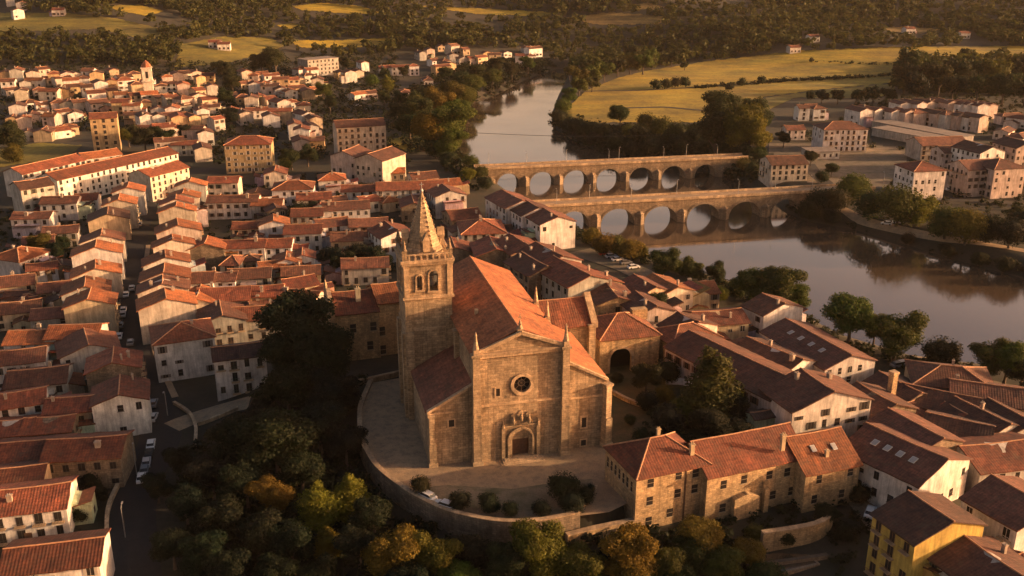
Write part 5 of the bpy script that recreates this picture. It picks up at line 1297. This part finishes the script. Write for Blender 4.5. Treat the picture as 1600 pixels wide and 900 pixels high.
trees('the town gardens', [(12,212,24,'broad','dark','dark tree at left edge above the green meadow'),(18,238,16,'bush','olive','olive bush at left edge on the green meadow'),(60,380,20,'broad','olive','olive garden tree beside hipped orange house at left'),(85,395,20,'broad','deep_shade','dark garden tree right of olive garden tree'),(45,415,18,'bush','deep_shade','dark bush below the hipped orange house'),(95,378,14,'bush','dark','dark bush between garden tree and street row'),
 (468,330,18,'bush','deep_shade','dark bush left of long low white house'),(490,322,12,'bush','deep_shade','small dark bush above long low white house'),(560,395,24,'broad','deep_shade','dark tree below white balcony house'),(590,402,22,'broad','deep_shade','dark tree in yard left of church spire'),(535,408,20,'broad','deep_shade','dark tree in yard above convent roof'),(515,400,18,'bush','deep_shade','dark bush in yard below tan house'),
 (225,212,20,'broad','dark','dark tree left of ochre apartment block'),(255,214,18,'broad','deep_shade','dark tree second left of ochre apartment block'),(200,212,14,'broad','olive','olive tree below ochre tower'),(290,205,14,'broad','deep_shade','small dark tree near ochre apartment block'),(455,245,16,'broad','dark','dark tree right of ochre apartment block'),(480,240,16,'broad','dark','dark tree left of pink apartment block'),(445,258,12,'bush','olive','olive bush at foot of ochre apartment block'),
 (350,108,16,'broad','dark','dark tree right end of far left town'),(362,128,14,'broad','dark','dark tree between far town and river lane'),(350,150,14,'broad','dark','dark tree beside far town right edge'),(360,180,14,'broad','deep_shade','dark tree behind ochre apartment block'),(430,90,20,'broad','dark','dark tree left of grey office slab'),(408,95,16,'broad','dark','dark tree far left of grey office slab'),(540,98,12,'broad','dark','dark tree right of grey office slab'),(505,140,13,'broad','olive','olive tree on river lane corner'),(515,160,13,'broad','dark','dark tree on river lane above cream block'),(600,115,10,'broad','dark','dark tree under white hillside terrace'),(630,110,9,'broad','dark','dark tree right under white hillside terrace'),(580,125,10,'bush','olive','olive bush on river lane lawn'),(605,130,10,'tall','sunlit_gold','golden slender tree on river lane lawn'),
 (30,655,22,'broad','deep_shade','dark tree before white windowed house at left edge'),(140,750,18,'bush','deep_shade','dark bush in lower left garden'),(60,805,22,'bush','deep_shade','dark bush above bottom left house'),(120,800,18,'bush','deep_shade','dark bush right above bottom left house'),(205,655,10,'bush','dark','round bush before near white gable house'),(150,770,18,'broad','deep_shade','dark tree by pale curved roadside wall'),(10,690,14,'bush','deep_shade','dark bush at left edge'),
 (1425,640,16,'bush','dark','dark bush beside low brown outbuildings'),(1455,575,12,'bush','deep_shade','dark bush by the riverside lane'),(1345,770,18,'bush','deep_shade','dark bush in lane below stone convent'),(1290,800,20,'broad','deep_shade','dark tree below convent right end'),(1225,838,16,'bush','dark','dark bush behind tall stone garden wall'),(1180,832,16,'bush','olive','olive bush left of tall stone garden wall'),(1320,830,16,'bush','deep_shade','dark bush left of yellow house lane'),
 (1225,215,12,'broad','deep_shade','dark tree left of white four storey block'),(1268,245,12,'broad','dark','dark tree beside cream bridge house'),(1250,268,10,'bush','dark','dark bush before cream bridge house'),(1205,262,12,'bush','dark','dark bush left of cream bridge house'),(1300,262,12,'broad','dark','dark tree by gravel yard'),(1285,275,11,'bush','dark','dark bush by bridge road'),(1350,215,8,'bush','dark','dark bush right of white four storey block'),(1482,270,12,'broad','dark','dark tree between blocks across river'),(1495,285,9,'bush','dark','dark bush between blocks across river'),(1590,330,12,'bush','dark','dark bush beside road at right edge'),(1400,285,9,'bush','dark','dark bush left of white hipped block'),(1175,262,11,'bush','dark','dark bush at far bridge right end'),(1160,255,11,'bush','olive','olive bush at far bridge right end')], 'garden trees')
# ---- far woods: one mass over the hills
def forest():
    rng = np.random.default_rng(3); P = []
    y = 560.0
    while y < 1900:
        sp = 8.5 + (y - 560) * .007; xs = np.arange(-.68 * y - 60, .68 * y + 60, sp)
        P.append(np.stack([xs + rng.uniform(-.45, .45, len(xs)) * sp, y + rng.uniform(-.5, .5, len(xs)) * sp], -1)); y += sp * .92
    P = np.concatenate(P); z = h(P[:, 0], P[:, 1]); u, v = to_px(P[:, 0], P[:, 1], z)
    lim = np.interp(u, [-900,-400,0,270,340,350,400,450,520,700,840,850,880,930,985,1080,1250,1400,2000,3000], [104,104,103,104,100,86,84,80,90,80,74,92,104,122,114,100,86,79,75,75])
    ok = (v < lim) | ((poly_sd(u, v, [(1400,86),(1440,88),(1600,93),(2000,98),(2000,150),(1600,150),(1400,150)]) < 0))
    for _, _, f in FIELDS: ok &= (poly_sd(u, v - 1.5, f) > 0) & (poly_sd(u, v - 10, f) > -2.5) & (poly_sd(u, v - 6, f) > -2)
    ok &= poly_sd(P[:, 0], P[:, 1], RIVER) > 6
    # scattered clearings with scrub only
    cl = np.sin(P[:, 0] * .011 + 2) * np.sin(P[:, 1] * .013 + P[:, 0] * .004) + .5 * np.sin(P[:, 0] * .031) * np.sin(P[:, 1] * .027)
    ok &= (cl < 1.0) | (rng.random(len(P)) < .12)
    H = np.array([q for q in HOUSES if q[1] > 520])
    for x0, y0, s in H: ok &= (np.abs(P[:, 0] - x0) > s * .8 + 4) | (P[:, 1] > y0 + s * .7 + 4) | (P[:, 1] < y0 - s - 22)
    P = P[ok]; z = z[ok]; n = len(P)
    var = []
    for k in range(8):
        r2 = np.random.default_rng(60 + k); kind = 'tall' if k == 7 else 'broad' if k < 5 else 'bush'
        var.append(leaf_quads(r2, lobes_for(r2, kind), 72, .12 if kind != 'tall' else .09, .2))
    var = np.array(var); kk = rng.integers(0, 8, n); s = rng.uniform(7, 14, n) * (1 + .25 * np.sin(P[:, 0] * .02) * np.sin(P[:, 1] * .017))
    ang = rng.uniform(0, 6.28, n); q = var[kk].copy(); c, si = np.cos(ang)[:, None, None], np.sin(ang)[:, None, None]
    x = q[..., 0] * c - q[..., 1] * si; yy = q[..., 0] * si + q[..., 1] * c
    w = (s * rng.uniform(.95, 1.4, n))[:, None, None]
    co = np.stack([x * w + P[:, 0, None, None], yy * w + P[:, 1, None, None], q[..., 2] * s[:, None, None] + z[:, None, None] - .8], -1).reshape(-1, 3)
    o = raw_mesh('hillside_woods', co, np.arange(len(co)).reshape(-1, 4), M['forest'], False)
    tag(o, 'mass of dark autumn woods covering the far hills', 'woods', None, 'stuff')
    return n
print('forest trees', forest())
def scrub(name, lab, poly, sp, sz, mat, seed, extra=None, nl=40):
    rng = np.random.default_rng(seed); w = np.array([at(u, v)[:2] for u, v in poly]); lo, hi = w.min(0), w.max(0)
    gx, gy = np.meshgrid(np.arange(lo[0], hi[0], sp), np.arange(lo[1], hi[1], sp)); x = gx.ravel() + rng.uniform(-.5, .5, gx.size) * sp; y = gy.ravel() + rng.uniform(-.5, .5, gx.size) * sp
    k = poly_sd(x, y, [tuple(q) for q in w]) < 0; x, y = x[k], y[k]; z = h(x, y); k = z > WATER - .3
    for q in HOUSES:
        if lo[0] - 20 < q[0] < hi[0] + 20 and lo[1] - 20 < q[1] < hi[1] + 20: k &= np.hypot(x - q[0], y - q[1]) > q[2] * .62 + 1
    if extra is not None: k &= extra(x, y)
    x, y, z = x[k], y[k], z[k]; n = len(x)
    var = np.array([leaf_quads(np.random.default_rng(80 + i), lobes_for(np.random.default_rng(80 + i), 'bush'), nl, .14, .2) for i in range(6)])
    q = var[rng.integers(0, 6, n)]; s = (rng.uniform(.5, 1.5, n) * sz)[:, None, None]; w_ = s * rng.uniform(1, 1.6, n)[:, None, None]
    a = rng.uniform(0, 6.28, n)[:, None, None]; c, si = np.cos(a), np.sin(a)
    co = np.stack([(q[..., 0] * c - q[..., 1] * si) * w_ + x[:, None, None], (q[..., 0] * si + q[..., 1] * c) * w_ + y[:, None, None], q[..., 2] * s + z[:, None, None] - .15 * s], -1).reshape(-1, 3)
    tag(raw_mesh(name, co, np.arange(len(co)).reshape(-1, 4), mat, False), lab, 'undergrowth', None, 'stuff')
M['scrub'] = m_leaf('scrub_leaves', (.021, .026, .013), (.5, 1.5), .2)
STP = chain(STREET)
def off_road(x, y): return np.min(np.hypot(x[:, None] - STP[None, ::2, 0], y[:, None] - STP[None, ::2, 1]), 1) > 8.5
scrub('bank_undergrowth', 'dark scrub covering the right river bank below path', [(1222,328),(1262,344),(1330,356),(1400,376),(1500,406),(1600,434),(1760,470),(1760,446),(1600,414),(1480,394),(1390,374),(1330,352),(1300,340),(1285,322),(1240,318)], 2.6, 2.0, M['scrub'], 1)
scrub('bank_undergrowth', 'dark scrub on the bank between field and river', [(862,182),(870,202),(905,226),(960,244),(1060,248),(1112,260),(1140,280),(1190,302),(1200,285),(1185,255),(1150,235),(1170,200),(950,200),(900,192),(880,184)], 4.5, 5, M['scrub'], 2)
scrub('bank_undergrowth', 'scrub along the left river bank', [(716,235),(735,262),(772,284),(765,296),(735,300),(700,275),(690,240),(640,240),(620,200),(610,160),(640,140),(700,110),(780,95),(860,95),(868,108),(822,124),(785,144),(738,163),(724,195)], 6, 5, M['scrub'], 3)
scrub('bank_undergrowth', 'scrub on the quay bank beside near bridge', [(862,342),(905,364),(940,384),(1000,399),(1050,418),(1100,432),(1150,448),(1200,466),(1262,498),(1330,534),(1430,564),(1530,577),(1530,590),(1430,580),(1330,548),(1250,508),(1190,480),(1100,445),(1000,410),(920,385),(870,360)], 2.6, 2.4, M['scrub'], 4)
scrub('slope_undergrowth', 'dark undergrowth under the trees left of church', [(640,590),(560,605),(548,690),(575,745),(630,785),(690,818),(780,835),(860,835),(1000,830),(1180,850),(1180,960),(230,960),(225,800),(285,700),(330,680),(400,620),(500,590)], 2.4, 2.6, M['scrub'], 5, lambda x, y: off_road(x, y) & (poly_sd(x, y, TERRACE) > 1.5))
scrub('yard_undergrowth', 'dark weeds and shrubs in the yards of old town', [(0,330),(0,900),(190,900),(180,760),(215,700),(190,600),(190,480),(200,330),(120,280),(60,330)], 4.2, 2.0, M['scrub'], 6, off_road)
scrub('yard_undergrowth', 'dark shrubs in the yards behind the church tower', [(320,300),(640,250),(640,420),(500,480),(300,500)], 5, 2.0, M['scrub'], 7, off_road)
scrub('yard_undergrowth', 'dark shrubs between houses of far town', [(0,100),(345,100),(500,85),(620,80),(620,240),(330,260),(300,235),(190,210),(0,205)], 7, 4, M['scrub'], 8, nl=26)
scrub('yard_undergrowth', 'dark shrubs between blocks across the river', [(1190,215),(1300,205),(1340,150),(1640,150),(1640,360),(1480,360),(1330,320),(1400,300),(1420,240),(1300,225)], 7, 2.6, M['scrub'], 9)
scrub('garden_undergrowth', 'dark weeds in the sloping garden below the convent', [(1040,830),(1110,800),(1260,785),(1350,770),(1385,820),(1400,900),(1180,900),(1100,880)], 2.6, 1.5, M['scrub'], 11, lambda x, y: (poly_sd(x, y, [plane_pt(u, v, 0) for u, v in [(1188,868),(1292,850),(1300,890),(1188,900)]]) > 0) & (y < 166))
scrub('field_hedge', 'dark hedge along the track across the golden field', [(1080,137),(1150,131),(1250,124),(1400,116),(1400,119),(1250,128),(1150,135),(1080,140)], 4, 3.2, M['scrub'], 12)
scrub('field_hedge', 'dark scrub line in the middle of the golden field', [(1265,95),(1330,97),(1400,100),(1400,104),(1330,101),(1265,97)], 5, 2.4, M['scrub'], 13)
scrub('churchyard_undergrowth', 'dark shrubs in the garden right of church', [(1010,575),(1050,565),(1180,620),(1180,680),(1080,690),(1000,690),(1010,640)], 2.6, 1.8, M['scrub'], 10)


# ---------------------------------------------------------------- light, air, camera
SUN_EL, SUN_AZ = math.radians(11), math.radians(89)       # azimuth clockwise from +Y: sun low on the right
sd = Vector((math.sin(SUN_AZ) * math.cos(SUN_EL), math.cos(SUN_AZ) * math.cos(SUN_EL), math.sin(SUN_EL)))
sun = bpy.data.lights.new('sun', 'SUN'); sun.energy = SUN_E; sun.angle = math.radians(.6); sun.color = SUN_COL
so = bpy.data.objects.new('sun', sun); C.objects.link(so); so.rotation_euler = sd.to_track_quat('Z', 'Y').to_euler(); so.location = (600, 200, 300)
w = bpy.data.worlds.new('World'); SC.world = w; w.use_nodes = True
n = NT(w.node_tree); w.node_tree.nodes.clear()
sky = n('ShaderNodeTexSky', sky_type='NISHITA', sun_disc=False, sun_elevation=SUN_EL, sun_rotation=SUN_AZ, altitude=100, air_density=1.0, dust_density=6.0, ozone_density=.3)
zz = n('ShaderNodeSeparateXYZ', {0: n('ShaderNodeTexCoord').outputs['Generated']}).outputs[2]
bg = n('ShaderNodeBackground', {'Color': n.mul(n.mix(1.0, sky.outputs[0], SKY_TINT, 'MULTIPLY'), n.mix(n.ramp(zz, .36, .2), (1, 1, 1), (1.75 * BAND, 1.08 * BAND, .74 * BAND))), 'Strength': SKY_S})
out = n('ShaderNodeOutputWorld', {0: bg.outputs[0]})
hm = bpy.data.materials.new('haze_air'); hm.use_nodes = True; hm.node_tree.nodes.clear(); n = NT(hm.node_tree)
pv = n('ShaderNodeVolumePrincipled', {'Color': (.9, .82, .72, 1), 'Density': HAZE, 'Anisotropy': .1})
n('ShaderNodeOutputMaterial', {1: pv.outputs[0]})
if HAZE > 0: tag(MB().box(-2750, 2750, -60, 2660, -11.5, 165).build('haze', hm), 'thin warm evening haze filling the valley', 'haze', None, 'stuff')
cam = bpy.data.cameras.new('camera'); cam.sensor_width = 36; cam.lens = FPX / 1600 * 36; cam.clip_start = 1; cam.clip_end = 9000
co = bpy.data.objects.new('camera', cam); C.objects.link(co); co.location = (0, 0, CAMZ); co.rotation_euler = (math.pi / 2 - PITCH, 0, 0); SC.camera = co
vs = SC.view_settings; vs.view_transform = 'Standard'; vs.look = 'None'; vs.exposure = EXPO; vs.gamma = 1; vs.use_curve_mapping = False
cy = SC.cycles; cy.use_denoising = True; cy.max_bounces = 5; cy.diffuse_bounces = 2; cy.glossy_bounces = 2; cy.transmission_bounces = 3; cy.volume_bounces = 0; cy.transparent_max_bounces = 4; cy.use_adaptive_sampling = True; cy.adaptive_threshold = .02
